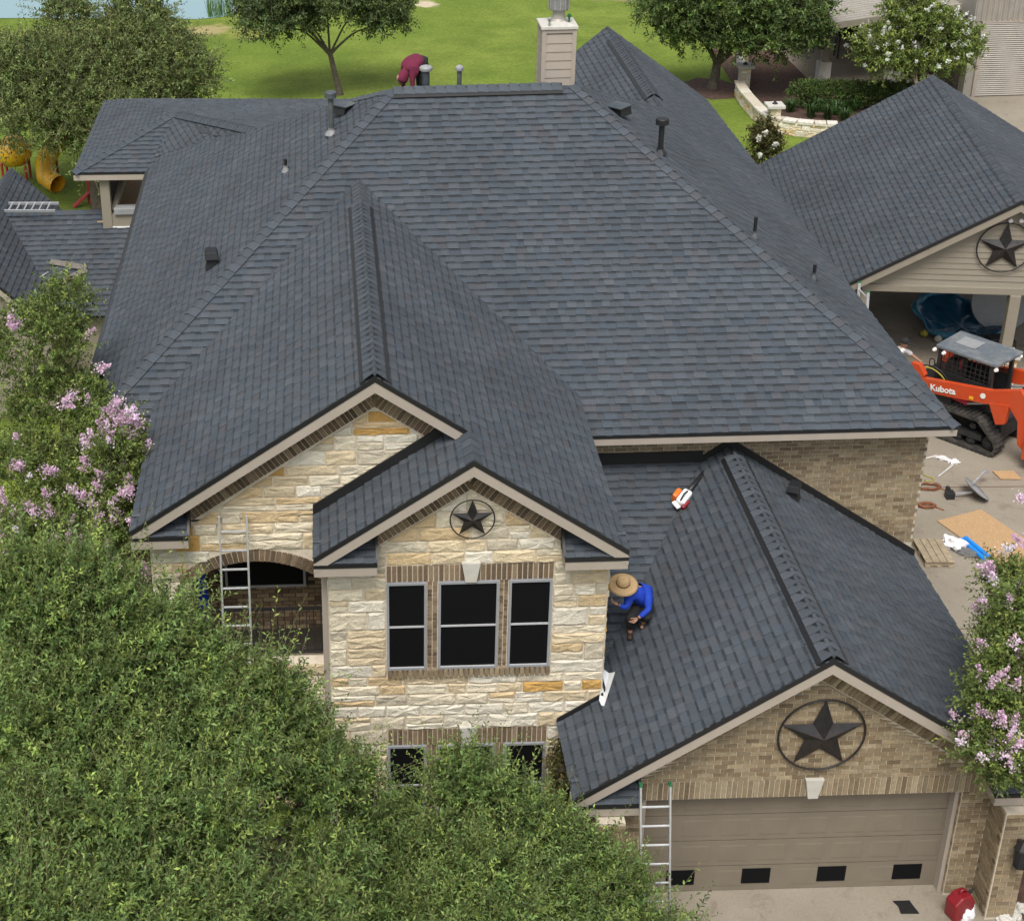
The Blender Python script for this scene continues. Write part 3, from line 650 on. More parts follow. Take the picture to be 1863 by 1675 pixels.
def gooseneck(px, key, rz, s=1.):
    p, n = roofpt(px, key); mb = MB(); mb.add([(-.13,-.13,-.04),(.13,-.13,-.04),(.13,.13,-.04),(-.13,.13,-.04),(-.08,-.08,.24),(.08,-.08,.24),(.08,.08,.24),(-.08,.08,.24)], [(0,1,5,4),(1,2,6,5),(2,3,7,6),(3,0,4,7),(4,5,6,7)])
    mb.add([(-.13,-.18,.20),(.13,-.18,.20),(.13,.12,.26),(-.13,.12,.26),(-.10,-.14,.33),(.10,-.14,.33),(.10,.10,.36),(-.10,.10,.36)], [(0,1,5,4),(1,2,6,5),(2,3,7,6),(3,0,4,7),(4,5,6,7),(0,3,2,1)])
    R = Matrix.Rotation(rz, 4, 'Z'); mb.v = [tuple(Vector(p)+R @ (Vector(v)*s)) for v in mb.v]; return hp(mb, 'roof_vent', 'vent_black', bevel=.006)
gooseneck((386,485), 'main_l', .1); gooseneck((1443,905), 'garage_r', -.5, .85)
def slant(px, key, rz):
    p, n = roofpt(px, key); mb = MB(); mb.add([(-.2,-.15,0),(.2,-.15,0),(.2,.2,0),(-.2,.2,0),(-.16,-.15,.17),(.16,-.15,.17),(.16,.2,.17),(-.16,.2,.17)], [(0,1,5,4),(1,2,6,5),(2,3,7,6),(3,0,4,7),(4,5,6,7)]); R = Matrix.Rotation(rz, 4, 'Z'); v0 = Vector(p)
    mb2 = MB(); mb2.box((-.2,-.2,.171),(.2,.22,.19)); mb.v = [tuple(v0+R @ Vector(v)) for v in mb.v]; mb2.v = [tuple(v0+R @ Vector(v)) for v in mb2.v]
    o = hp(mb, 'box_vent', 'vent_black'); mb2.build('lid', 'vent_blue', o)
slant((626,205), 'main_l', .9); slant((1124,208), 'main_r', -.8)
for px, r_, hh in (((775,119), .075, .9), ((836,119), .048, .9)):
    t = onY(px[0], px[1], 32.); mb = MB(); mb.tube([(t[0],32.,zr-mf*.86-.1),(t[0],32.,t[2]-.05)], r_, 12); o = hp(mb, 'vent_pipe', 'vent_blue')
    mb = MB(); mb.lathe((t[0],32.,t[2]-.12), [(r_*1.3,0),(r_*1.75,.02),(r_*1.8,.07),(r_*1.5,.10),(.01,.13)], 14); mb.build('cap', 'dish_grey', o)
# chimney ---------------------------------------------------------------------
cy = 32.1; cx0, cx1 = onY(988,50,cy)[0], onY(1049,48,cy)[0]; cz = onY(1018,49,cy)[2]; cb = zr-mf*2.4; cD = .72
mb = MB(); mb.box((cx0+.02,cy+.02,cb),(cx1-.02,cy+cD,cz-.05)); ch = hp(mb, 'chimney', 'siding')
k = 0; z = cb
while z < cz-.18:
    mb = MB(); h = min(.175, cz-.12-z); mb.prism([(cx0+.07,cy+.018,z),(cx0+.07,cy+.000,z),(cx0+.07,cy+.014,z+h),(cx0+.07,cy+.018,z+h)], (cx1-cx0-.14,0,0)); mb.build('siding_board', 'fascia', ch)
    mb = MB(); mb.prism([(cx0+.018,cy+.07,z),(cx0+.0,cy+.07,z),(cx0+.014,cy+.07,z+h),(cx0+.018,cy+.07,z+h)], (0,cD-.14,0)); mb.build('siding_board', 'fascia', ch); z += .178
for a, b in (((cx0-.01,cy-.01,cb),(cx0+.075,cy+.075,cz-.05)), ((cx1-.075,cy-.01,cb),(cx1+.01,cy+.075,cz-.05)), ((cx0-.01,cy+cD-.075,cb),(cx0+.075,cy+cD+.01,cz-.05)), ((cx0+.076,cy-.008,cz-.13),(cx1-.076,cy+.018,cz-.055))):
    mb = MB(); mb.box(a, b); mb.build('corner_board', 'fascia', ch)
mb = MB(); mb.box((cx0-.035,cy-.035,cz-.05),(cx1+.035,cy+cD+.035,cz)); mb.prism([(cx0-.02,cy-.02,cz),(cx1+.02,cy-.02,cz),((cx0+cx1)/2+.12,cy+.24,cz+.05),((cx0+cx1)/2-.12,cy+.24,cz+.05)], (0,.01,0)); cp = mb.build('chimney_cap', 'limestone_trim', ch)
fc = ((cx0+cx1)/2+.02, cy+cD/2, cz); mb = MB(); mb.lathe(fc, [(.19,0),(.13,.09),(.125,.26),(.15,.27)], 20); mb.build('flue', 'metal_sheet', ch, smooth=False)
mb = MB(); mb.lathe((fc[0],fc[1],cz+.27), [(.20,0),(.21,.03),(.21,.42),(.23,.43),(.12,.55)], 20); fl = mb.build('spark_arrestor', 'lead', ch)
for k in range(12):
    g = k*math.pi/6; mb = MB(); mb.beam((fc[0]+.214*math.cos(g),fc[1]+.214*math.sin(g),cz+.29),(fc[0]+.214*math.cos(g),fc[1]+.214*math.sin(g),cz+.69),.012,.012); mb.build('cage_bar', 'metal_sheet', fl)
for p_, m_, h_ in (((cx0+.13, cy+.03), 'dish_grey', .16), ((cx1-.10, cy+.35), 'green_cap', .14)):
    mb = MB(); mb.tube([(p_[0],p_[1],cz+.0),(p_[0],p_[1],cz+h_)], .02, 8); mb.lathe((p_[0],p_[1],cz+h_-.04), [(.03,0),(.045,.03),(.04,.06),(.01,.075)], 10); hp(mb, 'pipe_cap', m_)
# balcony at the back left ------------------------------------------------------
by = V1[1]+.3; mb = MB(); mb.box((V0[0]+.45,by+.05,2.5),(XL+.4,by+4.,3.95)); hp(mb, 'balcony_floor', 'osb')
def post(x, y, z0, z1, w_=.2, m='siding', name='post'):
    mb = MB(); mb.box((x-w_/2,y-w_/2,z0),(x+w_/2,y+w_/2,z1)); return hp(mb, name, m, bevel=.008)
pL = onY(192,350,by)[0]; post(pL, by, 3.6, ze-.16, .24); post(pL+.1, by+3.4, 3.9, ze, .2); post(pL+1.25, by+3.3, 3.9, ze, .16)
mb = MB(); mb.box((pL-.12,by-.09,3.75),(XL+.4,by+.09,4.18)); hp(mb, 'knee_wall', 'siding'); mb = MB(); mb.box((pL-.1,by-.115,3.62),(XL+.4,by-.095,3.86)); hp(mb, 'wall_flashing', 'white_plastic')
mb = MB(); mb.box((pL-.10,by+.3,3.95),(pL-.06,by+3.3,4.9)); rl = hp(mb, 'railing', 'interior_dark')
mb = MB(); mb.beam((pL+.16,by+.1,4.2),(pL+.55,by+1.6,5.3),.12,.12); hp(mb, 'stair_stringer', 'siding')
# ------------------------------------------------------------------ ground, driveway, pond
def grassmat():
    m, t, b = newmat('grass'); b.inputs['Roughness'].default_value = .9; b.inputs['Specular IOR Level'].default_value = .15
    c = mix(t, ramp(t, noise(t, .12, 5, .6), [(.35, 0.), (.65, 1.)]), (.130,.190,.027), (.195,.245,.045))
    c = mix(t, ramp(t, noise(t, .5, 6, .65), [(.38, 0.), (.66, .85)]), c, (.100,.150,.022))
    c = mix(t, 1., c, ramp(t, noise(t, 6., 8, .8), [(.3, .62), (.7, 1.35)]), 'MULTIPLY')
    tc = N(t, 'ShaderNodeTexCoord'); big = noise(t, 1.3, 6, .7)
    for px, rx, ry, col, k in (((375,55), 3.4, 2.6, (.36,.29,.15), .8), ((775,8), 1.4, 2.2, (.50,.42,.31), 1.), ((1135,-5), 3.5, 2.6, (.25,.19,.11), .9), ((980,-20), 9., 4., (.30,.27,.11), .45), ((60,60), 5., 2., (.26,.25,.07), .5), ((450,60), 3., 3., (.27,.27,.07), .6)):
        p = onZ(px[0], px[1], 0); mp = N(t, 'ShaderNodeMapping'); mp.inputs['Location'].default_value = (-p[0]/rx, -p[1]/ry, 0); mp.inputs['Scale'].default_value = (1/rx, 1/ry, 0)
        t.links.new(tc.outputs['Object'], mp.inputs[0]); ln_ = N(t, 'ShaderNodeVectorMath', operation='LENGTH'); t.links.new(mp.outputs[0], ln_.inputs[0])
        ad = N(t, 'ShaderNodeMath', operation='ADD'); t.links.new(ln_.outputs['Value'], ad.inputs[0]); sc_ = N(t, 'ShaderNodeMath', operation='MULTIPLY'); sc_.inputs[1].default_value = 1.1; t.links.new(big, sc_.inputs[0]); t.links.new(sc_.outputs[0], ad.inputs[1])
        c = mix(t, ramp(t, ad.outputs[0], [(.75, k), (1., 0.)]) if False else ramp(t, ad.outputs[0], [(.8, k), (1., 0.)]), c, col)
    t.links.new(c, b.inputs['Base Color']); bump(t, b, noise(t, 14., 4, .7), .6, .05)
grassmat()
def concmat(name, col, dark, oil):
    m, t, b = newmat(name); b.inputs['Roughness'].default_value = .88; b.inputs['Specular IOR Level'].default_value = .3
    c = mix(t, ramp(t, noise(t, .7, 7, .65), [(.35, 0.), (.7, .7)]), col, dark); c = mix(t, ramp(t, noise(t, 1.9, 6, .75, dist=.8), [(.54, 0.), (.74, .7)]), c, oil)
    c = mix(t, 1., c, ramp(t, noise(t, 25, 5, .7), [(.3, .88), (.7, 1.1)]), 'MULTIPLY'); t.links.new(c, b.inputs['Base Color']); bump(t, b, noise(t, 40, 5), .2, .01)
concmat('concrete', (.285,.252,.205), (.215,.185,.142), (.15,.115,.085)); concmat('patio', (.31,.27,.215), (.21,.17,.13), (.12,.085,.06))
m, t, b = newmat('pond_water'); b.inputs['Base Color'].default_value = (.20,.33,.37,1); b.inputs['Roughness'].default_value = .12; bump(t, b, noise(t, 3., 4), .12, .05)
mb = MB(); mb.add([(-700,-200,0),(700,-200,0),(700,2200,0),(-700,2200,0)], [(0,1,2,3)]); struct('ground', mb, 'grass')
def sheet(name, pts, z, m, kind='structure', th=.0):
    mb = MB(); mb.add([(x, y, z) for x, y in pts], [tuple(range(len(pts)))]); o = mb.build(name, m); o['kind'] = kind; return o
sheet('driveway', [(3.95,-20),(3.95,18.9),(10.3,18.9),(10.3,33),(11.5,34),(12,47),(22,48),(23.3,56),(24.3,60.6),(60,60.6),(60,-20)], .006, 'concrete')
for p, q in (((10.4,31.05),(40,30.1)), ((16.6,-5),(17.3,34)), ((4.,14.4),(16.6,14.4)), ((10.4,25.6),(40,25.2)), ((12,40),(22,39.4))):
    mb = MB(); d = (Vector(q)-Vector(p)).normalized(); n_ = Vector((-d.y, d.x))*.012; mb.add([(p[0]+n_.x,p[1]+n_.y,.010),(p[0]-n_.x,p[1]-n_.y,.010),(q[0]-n_.x,q[1]-n_.y,.010),(q[0]+n_.x,q[1]+n_.y,.010)], [(0,1,2,3)]); o = mb.build('joint', 'stain_brown'); o.parent = bpy.data.objects['driveway']
pe = [onZ(u, v+random.uniform(-2, 2), 0)[:2] for u, v in ((-260,36),(-120,33),(-30,36),(60,33),(140,35),(220,33),(300,36),(360,34),(405,30),(430,22),(425,5))]
sheet('pond', [tuple(p) for p in pe]+[(-2,95),(6,130),(-20,190),(-90,190),(-90,82)], .02, 'pond_water')
sheet('mulch_bed', [tuple(onZ(u, v, 0)[:2]) for u, v in ((1344,168),(1352,186),(1372,208),(1398,230),(1425,238),(1480,244),(1540,240))]+[(24.2,58.6),(24.3,61),(20.5,61.5),(19.8,69),(16.9,69)], .02, 'mulch')
tr_ = onZ(1292,162,0); sheet('tree_ring', [(tr_[0]+1.3*math.cos(k*.35)*random.uniform(.85,1.1), tr_[1]+1.5*math.sin(k*.35)*random.uniform(.85,1.1)) for k in range(18)], .012, 'mulch')
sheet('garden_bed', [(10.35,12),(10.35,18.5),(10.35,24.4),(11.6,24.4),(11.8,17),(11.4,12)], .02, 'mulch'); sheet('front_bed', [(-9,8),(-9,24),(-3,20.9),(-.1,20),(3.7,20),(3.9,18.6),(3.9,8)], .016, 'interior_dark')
# ------------------------------------------------------------------ metal stars
def star(label, c, r_, rz=0.):
    t = thing('metal_star', label, 'star', c, rz, 'black metal stars in rings on the gables'); mb = MB(); k = .40
    pts = [(r_*(1 if i % 2 == 0 else k)*math.sin(i*math.pi/5), 0, r_*(1 if i % 2 == 0 else k)*math.cos(i*math.pi/5)) for i in range(10)]
    pts = [(x, -.02, z) for x, y, z in pts]; mb.add(pts+[(0,-r_*.24,0)], [(i, (i+1) % 10, 10) for i in range(10)]+[tuple(range(10))]); mb.build('star', 'star_metal', t)
    mb = MB(); n_ = 48; mb.tube([(r_*1.0*math.sin(2*math.pi*i/n_), -.03, r_*math.cos(2*math.pi*i/n_)) for i in range(n_+1)], .013*r_/.63+.004, 6, False); mb.build('ring', 'star_metal', t, smooth=True)
star('large black metal star in a ring above the garage door', (7.054,18.60,3.252), .635); star('small black metal star in a ring on limestone gable', (2.024,20.02,6.228), .325)
# ------------------------------------------------------------------ pavilion
PA = math.radians(-8.5); pav = thing('pavilion', 'open-sided pavilion with charcoal gable roof and taupe siding beside the driveway', 'pavilion', (16.5,35.62,0.), PA)
PM = Matrix.Translation((16.5,35.62,0)) @ Matrix.Rotation(PA, 4, 'Z'); pw = lambda x, y, z: tuple(PM @ Vector((x, y, z)))
pm, pz, ph_, pd = .60, 5.02, 3.72, 10.75
PHW = {-1: 4.8, 1: 3.72}
for s in (-1, 1):
    ph_ = PHW[s]; q = [(s*ph_,-.0,pz-pm*ph_),(s*ph_,pd,pz-pm*ph_),(0,pd,pz),(0,-.0,pz)]; shingle_field('pav', [pw(*p) for p in q])
mb = MB()
for s in (-1, 1): ph_ = PHW[s]; deck(mb, [(s*ph_,0,pz-pm*ph_),(s*ph_,pd,pz-pm*ph_),(0,pd,pz),(0,0,pz)])
proof = mb.build('roof', 'felt', pav); INV = PM.inverted()
SH['pav'] = [(s, [np.array(INV @ Vector(v)) for v in vs_], ti) for s, vs_, ti in SH['pav']]; emit_pieces('pav', proof, 'shingle', 'shingle_courses', 'shingle')
ridge_caps(proof, (0,0,pz), (0,pd,pz), dn(-1,0,-pm), dn(1,0,-pm), .15, .24)
for s in (-1, 1):
    ph_ = PHW[s]; mb = MB(); mb.prism([(0,-.02,pz-.08),(s*ph_,-.02,pz-pm*ph_-.08),(s*ph_,-.02,pz-pm*ph_-.27),(0,-.02,pz-.27)], (0,.04,0)); f = mb.build('fascia', 'siding', pav)
    mb = MB(); mb.prism([(0,-.035,pz+.015),(s*ph_,-.035,pz-pm*ph_+.015),(s*ph_,-.035,pz-pm*ph_-.078),(0,-.035,pz-.078)], (0,.05,0)); mb.build('drip_edge', 'drip_edge', f)
    mb = MB(); mb.box((min(s*ph_,s*(ph_-.03)),0.03,pz-pm*ph_-.25),(max(s*ph_,s*(ph_-.03)),pd,pz-pm*ph_-.06)); mb.build('eave_board', 'siding', pav)
z = 2.68
while z < pz-.5:
    xa, xb = (pz-.3-z)/pm, (pz-.3-z-.148)/pm; mb = MB(); mb.add([(-xa,.28,z),(xa,.28,z),(xb,.30,z+.148),(-xb,.30,z+.148),(-xa,.34,z),(xa,.34,z),(xb,.34,z+.148),(-xb,.34,z+.148)], [(0,1,2,3),(4,5,6,7),(0,1,5,4),(1,2,6,5),(2,3,7,6),(3,0,4,7)]); mb.build('siding_board', 'siding', pav); z += .15
mb = MB(); mb.box((-3.35,.22,2.5),(3.35,.40,2.68)); mb.build('beam', 'siding', pav, bevel=.01); mb = MB(); mb.box((-3.4,.4,2.5),(-3.2,pd-.3,2.72)); mb.build('beam', 'siding', pav); mb = MB(); mb.box((3.2,.4,2.5),(3.4,pd-.3,2.72)); mb.build('beam', 'siding', pav)
for x, y in ((.30,.31),(-3.28,.31),(3.28,.31),(-3.28,5.5),(3.28,5.5),(-3.28,10.2),(3.28,10.2)):
    mb = MB(); mb.box((x-.13,y-.13,.95),(x+.13,y+.13,2.5)); po = mb.build('post', 'siding', pav, bevel=.015); mb = MB(); mb.box((x-.18,y-.18,.92),(x+.18,y+.18,1.03)); mb.build('post_base', 'siding', po, bevel=.01)
    mb = MB(); mb.box((x-.27,y-.27,0),(x+.27,y+.27,.85)); pe_ = mb.build('pedestal', 'mortar', pav); mb = MB(); mb.box((x-.32,y-.32,.85),(x+.32,y+.32,.92)); mb.build('cap', 'limestone_trim', pe_, bevel=.01)
    for k in range(4): ashlar_M = (lambda a, yy, zz, x=x, y=y: (x+a, y-.27+yy, zz)); 
    ashlar(pe_, -.27, .27, [0, .85], ashlar_M, lmin=.2, lmax=.4)
for x in (-.13,.12): mb = MB(); mb.lathe((x,.26,4.47), [(.03,0),(.05,.03),(.055,.09),(.02,.1)], 10, (0,-1,-.4)); mb.build('floodlight', 'white_plastic', pav)
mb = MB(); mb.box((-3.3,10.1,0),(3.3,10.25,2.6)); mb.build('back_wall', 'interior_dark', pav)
sheet('patio_slab', [tuple(PM @ Vector((x, y, 0)))[:2] for x, y in ((-3.9,1.5),(3.9,1.5),(3.9,10.9),(-3.9,10.9))], .014, 'patio')
star('black metal star in a ring on the taupe pavilion gable', pw(-.16,.25,3.74), .635, PA)
# ------------------------------------------------------------------ metal workshop behind
bl = thing('metal_workshop', 'beige metal workshop with roll-up door and lean-to porch', 'building', (26,60.5,0))
def wp(mb, name, m, **kw): return place(mb.build(name, m, **kw), bl)
yb = 60.4; mb = MB(); mb.box((24.9,yb+.05,0),(34,yb+12,5.)); wp(mb, 'wall', 'metal_sheet')
mb = MB(); n_ = 36; zs_ = [.02+i*2.86/n_ for i in range(n_+1)]
for i in range(n_):
    a, c = zs_[i], zs_[i+1]; h = (a+c)/2; mb.add([(25.35,yb-.0,a),(29.,yb-.0,a),(29.,yb-.035,h),(25.35,yb-.035,h),(25.35,yb-.0,c),(29.,yb-.0,c)], [(0,1,2,3),(3,2,5,4)])
wp(mb, 'roll_up_door', 'metal_sheet')
for a, c in (((25.22,yb-.04,0),(25.35,yb+.05,2.95)), ((29.,yb-.04,0),(29.13,yb+.05,2.95)), ((25.35,yb-.03,2.885),(29.,yb+.05,2.95))): mb = MB(); mb.box(a, c); wp(mb, 'door_frame', 'fascia')
for i in range(44): mb = MB(); x = 24.92+i*.2; mb.prism([(x,yb+.05,2.96),(x+.05,yb-.02,2.96),(x+.1,yb-.02,2.96),(x+.15,yb+.05,2.96)], (0,0,2.1)); wp(mb, 'wall_rib', 'metal_sheet')
e0, e1 = onZ(1490,47,2.75), onZ(1640,25,3.05); d = (e1-e0)/(e1[0]-e0[0]); L0 = e0-d*.3; L1 = e0+d*(25.3-e0[0])
mb = MB(); mb.prism([tuple(L0),tuple(L1),tuple(L1+np.array([1.,9,0])),tuple(L0+np.array([1.,9,0]))], (0,0,-.08)); pr_ = wp(mb, 'porch_roof', 'metal_sheet')
for i in range(28):
    o_ = np.array([.04+.036*i, .1+.32*i, .0]); mb = MB(); mb.beam(L0+o_+np.array([0,0,.015]), L1+o_+np.array([0,0,.015]), .07, .03); mb.build('roof_rib', 'metal_sheet', pr_)
mb = MB(); mb.prism([tuple(L0+np.array([0,-.02,.02])),tuple(L1+np.array([0,-.02,.02])),tuple(L1+np.array([0,-.02,-.22])),tuple(L0+np.array([0,-.02,-.22]))], (0,.05,0)); wp(mb, 'porch_fascia', 'siding')
for u, v in ((1497,151),(1622,160)):
    p = onZ(u, v, 0); zt_ = L0[2]+d[2]*(p[0]-L0[0])-.1
    mb = MB(); mb.box((p[0]-.13,p[1]-.0,.85),(p[0]+.13,p[1]+.26,zt_)); wp(mb, 'porch_post', 'siding'); mb = MB(); mb.box((p[0]-.24,p[1]-.1,0),(p[0]+.24,p[1]+.38,.85)); pb = wp(mb, 'post_pedestal', 'limestone_trim', bevel=.01)
mb = MB(); mb.box((19.5,70.2,0),(25.,70.5,3.)); mb.box((24.7,61,0),(24.89,70.2,3.)); wp(mb, 'porch_back_wall', 'interior_dark')
sheet('porch_slab', [(19.7,61.4),(24.7,61.2),(24.7,70.2),(19.7,70.2)], .03, 'patio')
mb = MB(); p = (22.2,66.5); mb.box((p[0]-.5,p[1]-.3,.95),(p[0]+.5,p[1]+.3,1.0)); gt = None
tb = thing('bar_table', 'tall black bar table under the workshop porch', 'table', (p[0],p[1],0)); place(mb.build('table_top', 'black_iron'), tb)
for sx in (-1, 1):
    for sy in (-1, 1): mb = MB(); mb.beam((p[0]+sx*.45,p[1]+sy*.25,.03),(p[0]+sx*.42,p[1]+sy*.22,.95),.05,.05); place(mb.build('leg', 'black_iron'), tb)
# ------------------------------------------------------------------ garden wall and stone pillars
rw = thing('garden_wall', 'low curved limestone garden wall edging the mulch bed', 'wall', (16.4,58.,0)); wpts = [Vector((*onZ(u, v, 0)[:2], 0)) for u, v in ((1343,172),(1350,187),(1370,211),(1395,234),(1425,243),(1470,249),(1530,252))]
def smooth(pts, n=6):
    out = []
    for i in range(len(pts)-1):
        p0, p1, p2, p3 = pts[max(i-1,0)], pts[i], pts[i+1], pts[min(i+2,len(pts)-1)]
        for k in range(n):
            t = k/n; out.append(.5*((2*p1)+(p2-p0)*t+(2*p0-5*p1+4*p2-p3)*t*t+(3*p1-p0-3*p2+p3)*t**3))
    return out+[pts[-1]]
cv = smooth(wpts, 8); mb = MB()
for p, q in zip(cv[:-1], cv[1:]): mb.beam(p+Vector((0,0,.24)), q+Vector((0,0,.24)), .26, .48)
core = place(mb.build('wall_core', 'mortar'), rw)
ln_ = [0.]
for p, q in zip(cv[:-1], cv[1:]): ln_.append(ln_[-1]+(q-p).length)
def along(s):
    s = min(max(s, 0), ln_[-1]-1e-4)
    for i in range(len(ln_)-1):
        if ln_[i+1] >= s: f = (s-ln_[i])/(ln_[i+1]-ln_[i]); d = (cv[i+1]-cv[i]).normalized(); return cv[i].lerp(cv[i+1], f), d
def wallM(a, y, z):
    p, d = along(a); n_ = Vector((d.y, -d.x, 0)); return tuple(p+n_*(.13-y)+Vector((0,0,z)))
ashlar(core, 0, ln_[-1], [.0, .48], wallM, lmin=.22, lmax=.5)
a = 0
while a < ln_[-1]-.2:
    l = random.uniform(.4, .8); p, d = along(a+.01); q, _ = along(min(a+l-.02, ln_[-1])); mb = MB(); mb.tint = random.choice(((.60,.56,.48),(.52,.47,.38),(.64,.61,.55))); mb.beam(p+Vector((0,0,.53)), q+Vector((0,0,.53)), .40, random.uniform(.09,.13)); mb.build('coping_stone', 'limestone', core, bevel=.015); a += l
for i, (u, v, lab) in enumerate(((1405,238,'limestone pillar with square cap at the bend of the garden wall'), (1352,163,'limestone pillar nearest the tree trunk on the straight garden wall'), (1350,118,'second limestone pillar back from the tree trunk'), (1348,84,'farthest limestone pillar in the row behind the tree'))):
    p = onZ(u, v, 0); t = thing('stone_pillar', lab, 'pillar', (p[0],p[1],0), 0, 'limestone pillars along the garden wall'); mb = MB(); mb.box((-.2,-.2,0),(.2,.2,.9)); sh_ = mb.build('shaft', 'limestone_trim', t, bevel=.01); mb = MB(); mb.box((-.32,-.32,.9),(.32,.32,1.02)); mb.build('cap', 'limestone_trim', t, bevel=.015)
    mb = MB(); mb.lathe((0,0,1.02), [(.10,0),(.10,.03),(.05,.06),(.04,.1)], 10); mb.build('lamp_base', 'black_iron', t)
    ashlar(sh_, -.2, .2, [0, .9], lambda a, y, z: (a, -.2+y, z), lmin=.18, lmax=.4)
mb = MB(); q = onZ(1346,60,0); p = onZ(1352,163,0); mb.beam((p[0]-.05,p[1],.2), (q[0],q[1],.2), .22, .4); tag(mb.build('garden_edge_wall', 'limestone_trim', bevel=.02), 'straight limestone edging wall between the pillars by the lawn', 'wall')
# ------------------------------------------------------------------ ladders
def ladder(label, p, q, side, wd=.42, m='alu', caps=None, spacing=.30):
    p, q, s = Vector(p), Vector(q), Vector(side).normalized()*wd/2; t = thing('ladder', label, 'ladder', tuple(p), 0, 'aluminium ladders on the job'); p0 = p.copy()
    d = (q-p).normalized(); nrm = d.cross(s).normalized()
    for k in (-1, 1):
        mb = MB(); mb.beam(s*k, q-p0+s*k, .03, .075, tuple(nrm)); mb.build('rail', m, t, bevel=.004)
        if caps: mb = MB(); mb.beam(q-p0+s*k-d*.01, q-p0+s*k+d*.035, .04, .085, tuple(nrm)); mb.build('end_cap', caps, t)
    L = (q-p).length; n_ = int(L/spacing); mr = MB(); mr.tube([-s, s], .019, 8); me = mr.mesh('rung', m)
    for i in range(n_): o = link(bpy.data.objects.new('rung', me), t); o.location = d*(spacing*(i+.5))
    return t
tp = (onY(400,936,20.88)+onY(447,938,20.88))/2; ladder('tall aluminium ladder leaning on the stone gable in front of the arched balcony', (tp[0],19.2,0), tuple(tp), (1,0,0), .42)
tp = (onY(1168,1430,18.13)+onY(1216,1430,18.13))/2; ladder('aluminium ladder leaning on the garage eave left of the door', (tp[0]+.02,17.35,0), (tp[0],18.13,tp[2]+.02), (1,0,0), .43, caps='green_cap')
a_, b_ = onY(1565,516,35.9), onY(1578,530,35.6); md = (a_+b_)/2; ladder('aluminium ladder with green caps against the pavilion corner', (md[0]-.15,md[1]-.95,.0), tuple(md), tuple(a_-b_), .40, caps='green_cap')
a_, b_ = onZ(12,377,4.30), onZ(104,377,4.33); ladder('aluminium ladder lying flat on the low left roof', tuple(a_), tuple(b_), (.1,1,.12), .42, spacing=.2)
# ------------------------------------------------------------------ building scraps on the driveway
A, B = Vector(onZ(1705,947,.03)), Vector(onZ(1785,926,.03)); d1 = (B-A).normalized(); d2 = Vector((d1.y, -d1.x, 0)); l1 = (B-A).length
mb = MB(); mb.prism([A, A+d1*l1, A+d1*l1+d2*2.44*l1/1.22, A+d2*2.44*l1/1.22], (0,0,-.016)); tag(mb.build('osb_sheet', 'osb'), 'tan sheet of strand board lying on the driveway', 'board')
pa = Vector(onZ(1660,979,.15)); pb_ = Vector(onZ(1712,979,.15)); pc_ = Vector(onZ(1738,1022,.15)); ex = (pb_-pa).normalized(); ey = (pc_-pb_).normalized(); Lx, Ly = (pb_-pa).length, (pc_-pb_).length
pt = thing('wooden_pallet', 'weathered wooden pallet lying at the house corner', 'pallet', (pa.x, pa.y, 0)); o0 = Vector((pa.x,pa.y,0))
for k in range(4): mb = MB(); c0 = ex*(Lx*(k+.5)/4); mb.beam(c0+Vector((0,0,.14)), c0+ey*Ly+Vector((0,0,.14)), Lx/4*.93, .022); mb.build('deck_board', 'pallet_wood', pt, bevel=.003)
for k in range(3): mb = MB(); c0 = ey*(Ly*(.05+.45*k)); mb.beam(c0+Vector((0,0,.08)), c0+ex*Lx+Vector((0,0,.08)), .045, .09); mb.build('stringer', 'pallet_wood', pt)
for k in range(3): mb = MB(); c0 = ex*(Lx*(.1+.4*k)); mb.beam(c0+Vector((0,0,.024)), c0+ey*Ly+Vector((0,0,.024)), .1, .02); mb.build('bottom_board', 'pallet_wood', pt)
def crumple(name, label, cat, px, sx, sy, sz, m, rz=0, seed=1, group=None):
    p = onZ(*px, 0.); bm_ = bmesh.new(); bmesh.ops.create_icosphere(bm_, subdivisions=3, radius=1.); r2 = random.Random(seed); ph = [r2.uniform(0, 6) for _ in range(9)]
    for v in bm_.verts:
        f = 1+.22*math.sin(4*v.co.x+ph[0])*math.sin(5*v.co.y+ph[1])+.16*math.sin(9*v.co.y+ph[2]+3*v.co.z)+.10*math.sin(13*v.co.x+ph[3]); v.co = Vector((v.co.x*sx*f, v.co.y*sy*f, max(v.co.z, -.3)*sz*f+sz*.3))
    me = bpy.data.meshes.new(name); bm_.to_mesh(me); bm_.free(); me.materials.append(MATS[m]); o = link(bpy.data.objects.new(name, me)); o.location = (p[0],p[1],.012); o.rotation_euler.z = rz; return tag(o, label, cat, group)
crumple('plastic_wrap', 'crumpled white plastic wrap beside the pallet', 'plastic', (1733,995), .26, .20, .16, 'white_plastic', -.6, 3)
crumple('plastic_wrap', 'dark grey plastic sheeting between pallet and blue roll', 'plastic', (1757,1006), .30, .14, .07, 'grey_plastic', -.7, 5)
for px, py, lab in (((1749,981),(1790,1016),'bright blue roll of sheeting, nearest the white plastic wrap'),((1756,978),(1800,1014),'second blue roll, against the strand board')):
    a_, b_ = onZ(*px,.05), onZ(*py,.05); mb = MB(); mb.tube([a_, (a_+b_)/2+np.array([0,0,.008]), b_], .05, 12); mb.lathe(a_, [(.05,-.002),(.03,-.004)], 12, b_-a_); tag(mb.build('sheeting_roll', 'blue_plastic', smooth=False), lab, 'roll', 'blue rolls')
